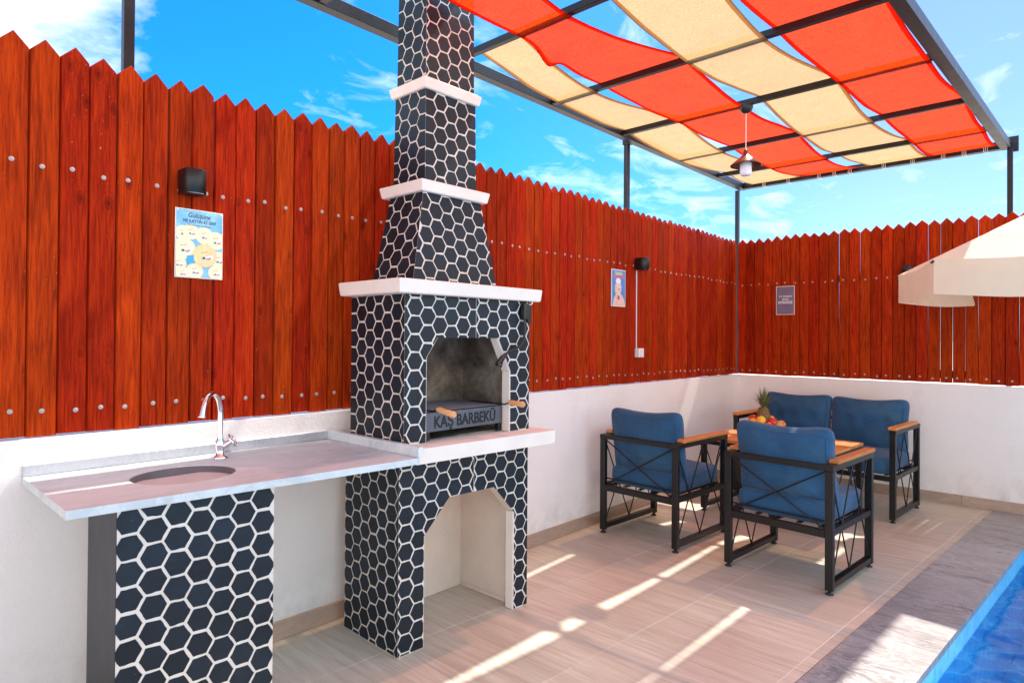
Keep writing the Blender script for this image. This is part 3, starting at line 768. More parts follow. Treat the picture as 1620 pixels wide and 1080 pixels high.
wobj('jamb_face', G().box((0.481, AL[1] + o4 - 0.004, 0.002), (0.526, AL[1] + o4 - 0.0006, ZS - .003)), 'cream_render', bq)
ra = 0.0428
front_low = ([
    [(0.0004, .004), (o1 - .003, .004), (o1 - .003, ZS), (0.0004, ZS)],
    [(o4 + .003, .004), (LENL - .0004, .004), (LENL - .0004, ZS), (o4 + .003, ZS)],
    [(0.0004, ZS), (o1, ZS), (o2, ZT), (0.0004, ZT)], [(o4, ZS), (LENL - .0004, ZS), (LENL - .0004, ZT), (o3, ZT)],
    [(0.0004, ZT), (LENL - .0004, ZT), (LENL - .0004, LZ), (0.0004, LZ)]])
hexes(bq, low, A_, u_, (0, 0, 1), n_, split(front_low, 0.405, True), ra, 0.036, 0.05)
hexes(bq, low, A_, u_, (0, 0, 1), n_, split(front_low, 0.405, False), ra, 0.446, 0.042)
LL = (Vector(AL) - Vector(BL)).length; uL = (Vector((*AL, 0)) - Vector((*BL, 0))).normalized(); nL = Vector((uL.y, -uL.x, 0))
hexes(bq, low, (*BL, 0), uL, (0, 0, 1), nL, [[(0.0002, .004), (LL - .0004, .004), (LL - .0004, LZ), (.0002, LZ)]], ra, 0.03, 0.02)
# shelf slab
wobj('shelf_slab', G().hull8([(0.10, -4.497, LZ + .001), (0.612, -4.497, LZ + .001), (0.665, -3.70, LZ + .001), (0.10, -3.69, LZ + .001)],
     [(0.10, -4.497, 0.858), (0.615, -4.497, 0.858), (0.668, -3.698, 0.858), (0.10, -3.69, 0.858)]), 'cream_render', bq)
# upper body
UZ0, UZ1 = 0.859, 1.474
UA = (0.528, -4.500); UB = (0.560, -3.772); WA = (0.135, -4.490); WB = (0.15, -3.765)
LU = (Vector(UB) - Vector(UA)).length
q1, q2, q3, q4 = 0.112, 0.170, 0.520, 0.600
V0, V1, V2 = UZ0 + 0.0, 1.165, 1.298
outu = [(0, UZ0), (q1, UZ0), (q1, V1 + .05), (q2, V2), (q3, V2), (q4, V1 - .02), (q4, UZ0), (LU, UZ0), (LU, UZ1), (0, UZ1)]
upb, A2, u2, n2_ = front_panel(UA, UB, outu, 0.05, 'grout_paint', 'upper_body')
slabwall(WA, (UA[0] - inL, UA[1]), UZ0, UZ1, 0.035, 'grout_paint', 'side_wall')
slabwall((UB[0] - inL, UB[1]), WB, UZ0, UZ1, 0.035, 'grout_paint', 'side_wall')
wobj('firebox_lining', G().box((0.135, -4.4545, UZ0 + .001), (0.150, -3.808, UZ1 - .02)).box((0.1505, -3.826, UZ0 + .001), (0.505, -3.8085, UZ1 - .02)).box((0.1505, -4.4545, UZ0 + .001), (0.476, -4.437, UZ1 - .02))
     .box((0.1505, -4.4365, UZ0 + .0005), (0.4775, -3.8265, UZ0 + .004)), 'soot', bq)
yj = UA[1] + q4
wobj('jamb_face', G().box((0.507, yj - .004, UZ0 + .001), (0.5535, yj - .0006, V1 - .024)), 'cream_render', bq)
pA = Vector((0.507, yj - .003, V1 - .022)); pB = Vector((0.507, UA[1] + q3 - .003, V2 - .002))
wobj('jamb_face', G().add([pA, pA + Vector((.0465, 0, 0)), pB + Vector((.044, 0, 0)), pB, pA + Vector((0, -.003, -.001)), pA + Vector((.0465, -.003, -.001)), pB + Vector((.044, -.003, -.001)), pB + Vector((0, -.003, -.001))],
     [(0, 1, 2, 3), (7, 6, 5, 4), (0, 4, 5, 1), (1, 5, 6, 2), (2, 6, 7, 3), (3, 7, 4, 0)]), 'cream_render', bq)
front_up = ([
    [(0.0004, UZ0 + .003), (q1 - .003, UZ0 + .003), (q1 - .003, V1 - .02), (0.0004, V1 - .02)], [(0.0004, V1 - .02), (q1 - .003, V1 - .02), (q1 - .003, V1 + .05), (0.0004, V1 + .05)],
    [(q4 + .003, UZ0 + .003), (LU - .0004, UZ0 + .003), (LU - .0004, V1 - .02), (q4 + .003, V1 - .02)],
    [(0.0004, V1 + .05), (q1 - .003, V1 + .05), (q2 - .003, V2), (0.0004, V2)], [(q4 + .003, V1 - .02), (LU - .0004, V1 - .02), (LU - .0004, V2), (q3 + .003, V2)],
    [(0.0004, V2), (LU - .0004, V2), (LU - .0004, UZ1), (0.0004, UZ1)]])
hexes(bq, upb, A2, u2, (0, 0, 1), n2_, split(front_up, 0.385, True), ra, 0.052, 0.015)
hexes(bq, upb, A2, u2, (0, 0, 1), n2_, split(front_up, 0.385, False), ra, 0.427, 0.010)
LW = (Vector(UA) - Vector(WA)).length; uW = (Vector((*UA, 0)) - Vector((*WA, 0))).normalized(); nW = Vector((uW.y, -uW.x, 0))
hexes(bq, upb, (*WA, 0), uW, (0, 0, 1), nW, [[(0.0002, UZ0 + .003), (LW - .0004, UZ0 + .003), (LW - .0004, UZ1), (.0002, UZ1)]], ra, 0.02, 0.03)
# mantel slab
def slab(name, x0, x1, y0, y1, z0, z1, sk=0.0, tp=0.006):
    g = G(); c = 0.004
    def ring(i, z): return [(x0 + i, y0 + i, z), (x1 - i, y0 + i, z), (x1 - i + sk, y1 - i, z), (x0 + i, y1 - i, z)]
    rings = [ring(tp + c, z0), ring(tp, z0 + c), ring(0, z1 - c), ring(c, z1)]; n = 4; vs = sum(rings, [])
    g.add(vs, [(3, 2, 1, 0), (12, 13, 14, 15)] + [(k * 4 + i, k * 4 + (i + 1) % 4, (k + 1) * 4 + (i + 1) % 4, (k + 1) * 4 + i) for k in range(3) for i in range(4)])
    return wobj(name, g, 'cream_render', bq)
slab('mantel_slab', 0.150, 0.582, -4.568, -3.715, 1.4745, 1.532, 0.012, 0.006)
# hood and chimney
def frustum(name, bot, top, z0, z1, a, offs, regk=0.0):
    """bot/top = (x0, x1, y0, y1)"""
    def cor(r_, z): return [Vector((r_[0], r_[2], z)), Vector((r_[1], r_[2], z)), Vector((r_[1], r_[3], z)), Vector((r_[0], r_[3], z))]
    b4, t4 = cor(bot, z0), cor(top, z1)
    g = G(); g.hull8(b4, t4); body = wobj(name, g, 'grout_paint', bq)
    for (i, j), o_ in (((1, 2), offs[0]), ((0, 1), offs[1])):
        P0, P1, Q0, Q1 = b4[i], b4[j], t4[i], t4[j]
        mid0 = (P0 + P1) / 2; mid1 = (Q0 + Q1) / 2
        ux = (P1 - P0).normalized(); uz = (mid1 - mid0); uz = (uz - ux * uz.dot(ux)); H = uz.length; uz.normalize(); nn = ux.cross(uz)
        rg = [((p - P0).dot(ux), (p - P0).dot(uz)) for p in (P0, P1, Q1, Q0)]
        cx = sum(p[0] for p in rg) / 4
        rg = [(p[0] + (.0004 if p[0] < cx else -.0004), p[1]) for p in rg]
        hexes(bq, body, P0, ux, uz, nn, [rg], a, *o_)
    return body
frustum('hood', (0.20, 0.485, -4.425, -3.925), (0.190, 0.425, -4.325, -3.975), 1.5325, 1.932, 0.044, ((0.03, 0.02), (0.0, 0.035)))
slab('collar_slab', 0.145, 0.452, -4.355, -3.950, 1.9325, 1.982, 0.01, 0.008)
frustum('chimney_shaft', (0.205, 0.428, -4.318, -4.010), (0.210, 0.424, -4.315, -4.014), 1.9825, 2.385, 0.0425, ((0.025, 0.03), (0.01, 0.0)))
slab('collar_slab', 0.190, 0.446, -4.338, -3.998, 2.3855, 2.432, 0.006, 0.008)
frustum('chimney_shaft', (0.218, 0.420, -4.312, -4.020), (0.222, 0.418, -4.308, -4.024), 2.4325, 3.0, 0.0425, ((0.04, 0.0), (0.015, 0.02)))
slab('chimney_cap', 0.235, 0.444, -4.330, -4.018, 3.0005, 3.05, 0.0, 0.008)
# grill insert
gr = thing('grill_insert', (0.50, -4.12, UZ0), 'steel charcoal grill drawer with cut-out lettering inside the barbecue', 'grill')
GY0, GY1, GX = -4.372, -3.915, 0.515
GP0, GP1 = 0.900, 0.980
wobj('front_plate', G().box((GX - .003, GY0, GP0), (GX, GY1, GP1)), 'drawer_steel', gr)
wobj('tray', G().box((0.17, GY0 + .01, GP0), (GX - .0035, GY1 - .01, GP0 + .004)).box((0.17, GY0, GP0), (0.173, GY1, GP1)).box((0.1735, GY0, GP0), (GX - .0035, GY0 + .003, GP1)).box((0.1735, GY1 - .003, GP0), (GX - .0035, GY1, GP1)), 'drawer_steel', gr)
for yy in (GY0 + .012, GY1 - .012):
    for xx in (0.19, GX - .012):
        wobj('leg', G().box((xx - .009, yy - .009, UZ0 + .0045), (xx + .009, yy + .009, GP0 - .0005)), 'dark_steel', gr)
for k in range(19):
    xx = 0.185 + k * 0.0175
    wobj('grill_rod', G().tube([(xx, GY0 + .004, GP1 + .004), (xx, GY1 - .004, GP1 + .004)], 0.0026, 5), 'stainless', gr)
for yy in (GY0 + .03, -4.14, GY1 - .03):
    wobj('grill_rod', G().tube([(0.18, yy, GP1 - .001), (GX - .006, yy, GP1 - .001)], 0.0032, 5), 'dark_steel', gr)
for (y0_, z0_, y1_, z1_, x0_, x1_) in ((-4.345, 0.998, -4.335, .982, 0.555, 0.650), (-3.925, 1.0, -3.925, .995, 0.575, 0.665)):
    h = wobj('handle', G().tube([(x0_, y0_, z0_), (x0_ + .012, y0_, z0_ - .001), ((x0_ + x1_) / 2, (y0_ + y1_) / 2, (z0_ + z1_) / 2), (x1_ - .008, y1_, z1_ + .001), (x1_, y1_, z1_)], [.0095, .0125, .0115, .0145, .010], 14), 'handle_wood', gr)
    wobj('rod', G().tube([(GX - .20, y0_, GP1 + .008), (x0_ - .03, y0_, GP1 + .008), (x0_ + .002, y0_, z0_)], 0.0035, 6), 'dark_steel', gr, h)
def text(body, size, mat, parent, loc, rot, name='lettering', ext=0.0006, sx=1.0, bold=0.0, shear=0.0, align='CENTER'):
    cu = bpy.data.curves.new(name, 'FONT'); cu.body = body; cu.size = size; cu.extrude = ext; cu.offset = bold; cu.shear = shear
    cu.align_x = align; cu.align_y = 'CENTER'; cu.resolution_u = 4; cu.materials.append(MAT[mat])
    tmp = bpy.data.objects.new(name, cu); COL.objects.link(tmp); bpy.context.view_layer.update()
    me = bpy.data.meshes.new_from_object(tmp.evaluated_get(bpy.context.evaluated_depsgraph_get())); bpy.data.objects.remove(tmp); bpy.data.curves.remove(cu)
    me.name = name; me.materials.clear(); me.materials.append(MAT[mat])
    o = bpy.data.objects.new(name, me); COL.objects.link(o); o.parent = parent; o.location = loc; o.rotation_euler = rot; o.scale = (sx, 1, 1); return o
RXp = (R(90), 0, R(90))      # text facing +x, reading towards +y
text('KAŞ BARBEKÜ', 0.069, 'letter_black', gr, (GX + .0008 - gr.location.x, (GY0 + GY1) / 2 - gr.location.y, (GP0 + GP1) / 2 - .0045 - gr.location.z), RXp, sx=0.84, bold=0.0016)  # raised black letters painted for the dark inside the plate's cut-outs
# igniter box and its cable on the right pier
ig = thing('spit_motor', (0.565, -3.80, 1.40), 'small black motor box with cable hanging beside the firebox', 'motor')
wobj('housing', G().box((0.564, -3.842, 1.385), (0.592, -3.806, 1.462), .004), 'black_plastic', ig)
wobj('clamp', G().box((0.564, -3.801, 1.372), (0.580, -3.776, 1.455), .003), 'black_metal', ig)
wobj('cable', G().tube([(0.575, -3.824, 1.385), (0.577, -3.822, 1.33), (0.578, -3.830, 1.295), (0.58, -3.86, 1.262), (0.582, -3.90, 1.245), (0.583, -3.94, 1.235), (0.583, -3.965, 1.222)], 0.0058, 8), 'black_plastic', ig)
wobj('plug', G().tube([(0.583, -3.965, 1.222), (0.583, -3.985, 1.208), (0.583, -4.02, 1.178)], [.007, .012, .010], 8).tube([(0.583, -3.955, 1.225), (0.586, -3.985, 1.196), (0.588, -4.0, 1.165)], .0055, 6), 'black_plastic', ig)
wobj('hook', G().tube([(0.564, -3.786, 1.462), (0.574, -3.778, 1.458), (0.580, -3.772, 1.466), (0.574, -3.770, 1.474)], 0.003, 6), 'white_plastic', ig)

# ------------------------------------------------------------------ sink counter
ct = thing('sink_counter', (0.3, -5.1, 0), 'pale marble sink counter on a hexagon painted pier', 'counter')
CZ = 0.836
C4 = [(0.002, -5.642), (0.583, -5.648), (0.668, -4.5315), (0.002, -4.512)]
SKC, SKR = (0.333, -5.262), (0.148, 0.160)
NSEG = 48
ring_o = []; ring_i = []
for k in range(NSEG):
    a = 2 * math.pi * k / NSEG + math.pi / 4 + math.pi
    dx, dy = math.cos(a), math.sin(a)
    ring_i.append((SKC[0] + SKR[0] * dx, SKC[1] + SKR[1] * dy))
    # walk to the outline
    best = 9
    for i in range(4):
        (xa, ya), (xb, yb) = C4[i], C4[(i + 1) % 4]; ex, ey = xb - xa, yb - ya; dn = dx * ey - dy * ex
        if abs(dn) < 1e-9: continue
        t_ = ((xa - SKC[0]) * ey - (ya - SKC[1]) * ex) / dn; u = ((xa - SKC[0]) * dy - (ya - SKC[1]) * dx) / dn
        if t_ > 0 and -1e-6 <= u <= 1 + 1e-6: best = min(best, t_)
    ring_o.append((SKC[0] + best * dx, SKC[1] + best * dy))
# snap nearest ring points to the exact corners
for cx, cy in C4:
    k = min(range(NSEG), key=lambda k: (ring_o[k][0] - cx) ** 2 + (ring_o[k][1] - cy) ** 2); ring_o[k] = (cx, cy)
g = G(); TH = 0.024
vs = [(x, y, CZ) for x, y in ring_i] + [(x, y, CZ) for x, y in ring_o] + [(x, y, CZ - TH) for x, y in ring_i] + [(x, y, CZ - TH) for x, y in ring_o]
fs = []
for k in range(NSEG):
    k2 = (k + 1) % NSEG; n = NSEG
    fs += [(k, n + k, n + k2, k2), (2 * n + k, 2 * n + k2, 3 * n + k2, 3 * n + k), (n + k, 3 * n + k, 3 * n + k2, n + k2), (k, k2, 2 * n + k2, 2 * n + k)]
g.add(vs, fs); wobj('worktop', g, 'counter_marble', ct)
wobj('upstand', G().box((0.0015, -5.642, CZ + .001), (0.019, -4.533, CZ + .038), .002), 'upstand_marble', ct)
wobj('upstand', G().hull8([(0.0195, -4.534, CZ + .001), (0.664, -4.5335, CZ + .001), (0.664, -4.512, CZ + .001), (0.0195, -4.508, CZ + .001)],
     [(0.0195, -4.534, CZ + .040), (0.664, -4.5335, CZ + .040), (0.664, -4.512, CZ + .040), (0.0195, -4.508, CZ + .040)]), 'counter_marble', ct)
pb = [(0.215, -5.505), (0.568, -5.525), (0.592, -5.078), (0.215, -5.06)]
pier = wobj('pier', G().hull8([(x, y, 0.001) for x, y in pb], [(x, y, CZ - TH - .001) for x, y in pb]), 'grout_paint', ct)
P0 = Vector((*pb[1], 0)); P1 = Vector((*pb[2], 0)); ux = (P1 - P0).normalized(); nn = Vector((ux.y, -ux.x, 0)); LP = (P1 - P0).length
hexes(ct, pier, P0, ux, (0, 0, 1), nn, [[(-.001, .004), (LP - .0005, .004), (LP - .0005, CZ - TH - .006), (-.001, CZ - TH - .004)]], 0.0425, 0.030, 0.038, line=0.0043, jit=.0019)
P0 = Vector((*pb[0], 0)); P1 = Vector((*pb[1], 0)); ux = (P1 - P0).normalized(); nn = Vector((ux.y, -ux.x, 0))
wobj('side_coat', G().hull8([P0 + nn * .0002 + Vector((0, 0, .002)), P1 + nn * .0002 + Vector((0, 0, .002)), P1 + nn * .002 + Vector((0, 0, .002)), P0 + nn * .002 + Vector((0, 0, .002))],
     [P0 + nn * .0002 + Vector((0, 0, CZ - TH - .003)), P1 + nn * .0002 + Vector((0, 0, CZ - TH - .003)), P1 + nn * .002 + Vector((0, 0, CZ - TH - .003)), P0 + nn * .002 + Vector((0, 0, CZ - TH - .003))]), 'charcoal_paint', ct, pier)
prof = [(0.1505, -0.003), (0.149, -0.0035), (0.148, -0.045), (0.142, -0.12), (0.11, -0.148), (0.03, -0.155), (0.0, -0.156)]
wobj('sink_bowl', G().lathe([(r_, z) for r_, z in prof], (SKC[0], SKC[1], CZ), 40, True, 0.98, 1.06), 'stainless', ct)
wobj('drain', G().lathe([(0, .006), (.022, .006), (.026, .002)], (SKC[0], SKC[1], CZ - .156), 20), 'chrome', ct)
fc = thing('faucet', (0.128, -5.06, CZ), 'chrome swan neck faucet with wheel handle on the marble counter', 'faucet')
B = Vector((0.128, -5.06, CZ)); D = Vector((0.148, -0.152, 0)).normalized()
wobj('base', G().lathe([(.030, .001), (.030, .006), (.018, .011), (.015, .03), (.019, .045), (.019, .062), (.013, .070), (.0115, .082)], tuple(B), 24), 'chrome', fc)
pts = [B + Vector((0, 0, .075)), B + Vector((0, 0, .14))]
pts += [B + Vector((0, 0, .172)) + D * (0.075 - 0.075 * math.cos(a)) + Vector((0, 0, .078 * math.sin(a))) for a in [R(x) for x in range(0, 166, 11)]]
pts += [pts[-1] + (pts[-1] - pts[-2]).normalized() * .02]
wobj('spout', G().tube(pts, [.0105] * (len(pts) - 2) + [.0115, .0125], 14), 'chrome', fc)
H0 = B + Vector((.008, .012, .045)); HD = Vector((0.35, 0.55, 0.42)).normalized()
wobj('valve_stem', G().tube([H0, H0 + HD * .030], [.0135, .0105], 12), 'chrome', fc)
hc = H0 + HD * .036; ua = HD.orthogonal().normalized(); ub = HD.cross(ua)
gw = G().tube([hc + ua * .024 * math.cos(2 * math.pi * k / 24) + ub * .024 * math.sin(2 * math.pi * k / 24) for k in range(25)], .0048, 8, False)
for k in range(4):
    a = math.pi / 2 * k; gw.tube([hc, hc + ua * .023 * math.cos(a) + ub * .023 * math.sin(a)], .0042, 6)
wobj('wheel_handle', gw, 'chrome', fc)

# ------------------------------------------------------------------ wall fittings
def wall_lamp(loc, facing, label):
    o = thing('wall_lamp', loc, label, 'lamp', 'black down-lights on the picket fence')
    o.rotation_euler = (0, 0, facing)      # local +x points away from the fence
    obj('backplate', G().box((-0.011, -0.032, -0.035), (0.006, 0.032, 0.035), .002), 'black_metal', o)
    obj('housing', G().lathe([(.0, .046), (.041, .046), (.043, .043), (.043, -.043), (.040, -.045), (.036, -.041)], (0.05, 0, 0), 28).box((0.005, -0.042, -0.044), (0.052, 0.042, 0.0455), .001), 'black_metal', o)
    obj('lens', G().lathe([(.0, -.0405), (.0375, -.0405)], (0.05, 0, 0), 24), 'milk_glass', o)
    return o
wall_lamp((-0.001, -5.135, 1.882), 0, 'black round wall light on the fence above the smiling faces poster')
wall_lamp((-0.001, -1.862, 1.868), 0, 'black wall light on the fence above the white socket box')
wall_lamp((1.452, 0.001, 1.868), -math.pi / 2, 'black wall light on the back fence half hidden by the parasol')
jb = thing('junction_box', (0, -1.845, 1.19), 'small white electrical box low on the long fence', 'electrical box')
wobj('box', G().box((-0.011, -1.885, 1.156), (0.030, -1.812, 1.225), .004), 'white_plastic', jb)
wobj('cable', G().tube([(-0.006, -1.868, 1.225), (-0.007, -1.867, 1.5), (-0.007, -1.868, 1.82)], 0.0045, 6), 'white_plastic', jb)
wobj('cover_screw', G().lathe([(0, .0012), (.004, .001), (.005, 0)], (0.0, 0, 0), 8).box((0.030, -1.87, 1.166), (0.0312, -1.863, 1.173)), 'zinc', jb)

def flat(root, parent, name, poly, x, mat, th=0.0006, facing='L'):
    """thin printed shape; poly in (along, z) world"""
    g = G()
    if facing == 'L': g.hull8([(x, a, b) for a, b in poly], [(x + th, a, b) for a, b in poly])
    else: g.hull8([(a, -x, b) for a, b in poly], [(a, -x - th, b) for a, b in poly])
    return wobj(name, g, mat, root, parent)
def ell(cx, cz, rx_, rz, n=20, a0=0, a1=360, rot=0):
    full = abs(a1 - a0) >= 360; cnt = n if full else n + 1
    p = []
    for k in range(cnt):
        a = R(a0 + (a1 - a0) * k / n); dx, dz = rx_ * math.cos(a), rz * math.sin(a); c, s = math.cos(R(rot)), math.sin(R(rot))
        p.append((cx + dx * c - dz * s, cz + dx * s + dz * c))
    return p
def pmat(name, col, c2=None, sc=12):
    b = MB(name); v = b.coord('World'); n = b.noise(v, sc, 4, 0.6)
    b.color(b.ramp(n, [(0.35, col), (0.65, c2 or tuple(x * 1.15 for x in col))])); b.rough(0.35); MAT[name] = b.m
pmat('poster_sky', (0.06, 0.36, 0.66), (0.30, 0.62, 0.78), 9); pmat('poster_cream', (0.80, 0.68, 0.58)); pmat('face_yellow', (0.78, 0.66, 0.30), (0.82, 0.52, 0.26), 22)
pmat('face_pale', (0.80, 0.74, 0.45), (0.74, 0.70, 0.50), 18); pmat('mouth_white', (0.75, 0.70, 0.68)); pmat('mouth_rose', (0.45, 0.22, 0.20)); pmat('tear_blue', (0.10, 0.42, 0.55))
pmat('bright_blue', (0.02, 0.33, 0.65)); pmat('poster_blue', (0.07, 0.26, 0.58)); pmat('skin_pink', (0.72, 0.42, 0.40), (0.78, 0.62, 0.55), 30); pmat('sign_grey', (0.15, 0.13, 0.19), (0.22, 0.18, 0.25), 8)
pmat('brown_print', (0.42, 0.12, 0.05)); pmat('teal_print', (0.02, 0.28, 0.33)); pmat('sand_print', (0.70, 0.52, 0.30))
# poster with smiling faces
p1 = thing('poster', (0, -5.093, 1.655), 'sky blue poster with laughing yellow faces on the fence', 'poster')
PY0, PY1, PZ0, PZ1 = -5.182, -5.003, 1.522, 1.788
bd = flat(p1, None, 'board', [(PY0, PZ0), (PY1, PZ0), (PY1, PZ1), (PY0, PZ1)], -0.0075, 'poster_cream', 0.004)
X1 = -0.0033
flat(p1, bd, 'background', [(PY0 + .003, PZ0 + .003), (PY1 - .003, PZ0 + .003), (PY1 - .003, PZ1 - .003), (PY0 + .003, PZ1 - .003)], X1, 'poster_sky', .0004)
RG = [(PY0 + .003, PZ0 + .003), (PY1 - .003, PZ0 + .003), (PY1 - .003, PZ1 - .003), (PY0 + .003, PZ1 - .003)]
faces = [(-5.155, 1.695, .028, 1), (-5.125, 1.70, .03, 1), (-5.075, 1.69, .034, 1), (-5.03, 1.675, .036, 1), (-5.15, 1.635, .042, 1), (-5.17, 1.575, .03, 1), (-5.02, 1.60, .034, 1), (-5.11, 1.55, .032, 1), (-5.03, 1.548, .03, 1), (-5.155, 1.54, .026, 1), (-5.073, 1.612, .046, 0)]
for k, (cy, cz, r_, kind) in enumerate(faces):
    x = X1 + .0006 + k * .00022
    p = clip(ell(cy, cz, r_, r_ * .98, 22), RG)
    if len(p) < 3: continue
    fo = flat(p1, bd, 'face', p, x, 'face_pale' if kind else 'face_yellow', .0002)
    gm = []
    for nm, pl, mt in (('mouth', ell(cy + r_ * .25, cz - r_ * .02, r_ * .46, r_ * .38, 10, 180 + 22, 360 + 22), 'mouth_white'),
                       ('tongue', ell(cy + r_ * .27, cz - r_ * .16, r_ * .26, r_ * .20, 8, 180 + 22, 360 + 22), 'mouth_rose'),
                       ('tear', ell(cy - r_ * .12, cz - r_ * .22, r_ * .17, r_ * .12, 8, 0, 360, 20), 'tear_blue'),
                       ('eye', ell(cy - r_ * .18, cz + r_ * .22, r_ * .16, r_ * .07, 8, 0, 180, 25), 'mouth_rose'),
                       ('eye', ell(cy + r_ * .12, cz + r_ * .30, r_ * .16, r_ * .07, 8, 0, 180, 25), 'mouth_rose')):
        pp_ = clip(pl, RG)
        if len(pp_) >= 3: flat(p1, bd, nm, pp_, x + .0002 + (.0001 if nm == 'tongue' else 0), mt, .0001)
flat(p1, bd, 'balloon_gap', [(-5.140, 1.606), (-5.115, 1.612), (-5.112, 1.580), (-5.138, 1.574)], X1 + .0033, 'bright_blue', .0001)
def ptext(root, s_, size, mat, a, z, x, sx=1.0, bold=0.0, shear=0.0, face='L'):
    l = root.location
    if face == 'L': return text(s_, size, mat, root, (x - l.x, a - l.y, z - l.z), (R(90), 0, R(90)), ext=.0002, sx=sx, bold=bold, shear=shear)
    return text(s_, size, mat, root, (a - l.x, -x - l.y, z - l.z), (R(90), 0, 0), ext=.0002, sx=sx, bold=bold, shear=shear)
ptext(p1, 'Gülüşüne', 0.026, 'letter_navy', -5.095, 1.764, X1 + .0009, 0.82, .0003, .25)
ptext(p1, 'NE KATTIN Kİ SEN?', 0.0175, 'letter_navy', -5.092, 1.742, X1 + .0009, 0.80, .0003)
ptext(p1, 'Baktıkça seni hatırlatıyor', 0.0095, 'letter_navy', -5.092, 1.727, X1 + .0009, 0.92)
for a in (PY0 + .008, PY1 - .008):
    for z in (PZ0 + .008, PZ1 - .008): flat(p1, bd, 'pin', ell(a, z, .0038, .0038, 10), X1 + .0008, 'white_plastic', .0015)
# second poster
p2 = thing('poster', (0, -2.122, 1.67), 'tall blue poster with a pink figure near the white electrical box', 'poster')
q0, q1_, z0, z1 = -2.215, -2.030, 1.535, 1.806
b2 = flat(p2, None, 'board', [(q0, z0), (q1_, z0), (q1_, z1), (q0, z1)], -0.0075, 'letter_white', 0.004)
flat(p2, b2, 'background', [(q0 + .006, z0 + .005), (q1_ - .005, z0 + .005), (q1_ - .005, z1 - .005), (q0 + .006, z1 - .005)], X1, 'poster_blue', .0004)
flat(p2, b2, 'figure', [(q0 + .015, z0 + .006), (q1_ - .012, z0 + .006), (q1_ - .02, z0 + .055), (q1_ - .045, z0 + .085), (q1_ - .075, z0 + .095), (q0 + .085, z0 + .10), (q0 + .055, z0 + .085), (q0 + .03, z0 + .06)], X1 + .0006, 'skin_pink', .0002)
flat(p2, b2, 'figure', ell(-2.120, 1.672, .034, .052, 20), X1 + .0008, 'skin_pink', .0002)
flat(p2, b2, 'hat', ell(-2.128, 1.722, .034, .022, 16), X1 + .0011, 'letter_white', .0002)
flat(p2, b2, 'hair', ell(-2.150, 1.665, .022, .045, 16), X1 + .0007, 'sand_print', .0002)
flat(p2, b2, 'heart', ell(-2.125, 1.60, .015, .018, 14), X1 + .0012, 'brown_print', .0002)
flat(p2, b2, 'leaf_print', ell(-2.185, 1.635, .016, .02, 10), X1 + .0009, 'teal_print', .0002)
for dy, dz in ((-.012, .012), (.012, .010), (0, -.012)): flat(p2, b2, 'blossom', ell(-2.12 + dy, 1.672 + dz, .006, .007, 8), X1 + .0013, 'brown_print' if dz < 0 else 'letter_white', .0002)
flat(p2, b2, 'sand', [(q0 + .006, z0 + .005), (q1_ - .005, z0 + .005), (q1_ - .005, z0 + .03), (q0 + .05, z0 + .014)], X1 + .0014, 'sand_print', .0002)
ptext(p2, 'Sabahın', 0.040, 'letter_lime', -2.122, 1.778, X1 + .0008, 0.85, .0012, .2)
ptext(p2, 'BEN GÜZEL', 0.030, 'letter_pink', -2.120, 1.753, X1 + .0008, 0.95, .0012)
# framed dark sign on the back fence
p3 = thing('sign', (0.452, 0, 1.667), 'small grey lettered sign on the back fence', 'sign')
b3 = flat(p3, None, 'board', [(0.368, 1.532), (0.536, 1.532), (0.536, 1.800), (0.368, 1.800)], -0.0075, 'poster_cream', .004, 'B')
flat(p3, b3, 'background', [(0.373, 1.537), (0.531, 1.537), (0.531, 1.795), (0.373, 1.795)], X1, 'sign_grey', .0004, 'B')
ptext(p3, 'Le nuyansa', 0.030, 'letter_white', 0.452, 1.706, X1 + .0008, 0.85, .0002, .3, 'B')
ptext(p3, 'Benje', 0.030, 'letter_white', 0.452, 1.676, X1 + .0008, 0.9, .0002, .3, 'B')
ptext(p3, 'INTRANCES', 0.032, 'letter_white', 0.452, 1.646, X1 + .0008, 0.75, .0009, 0, 'B')

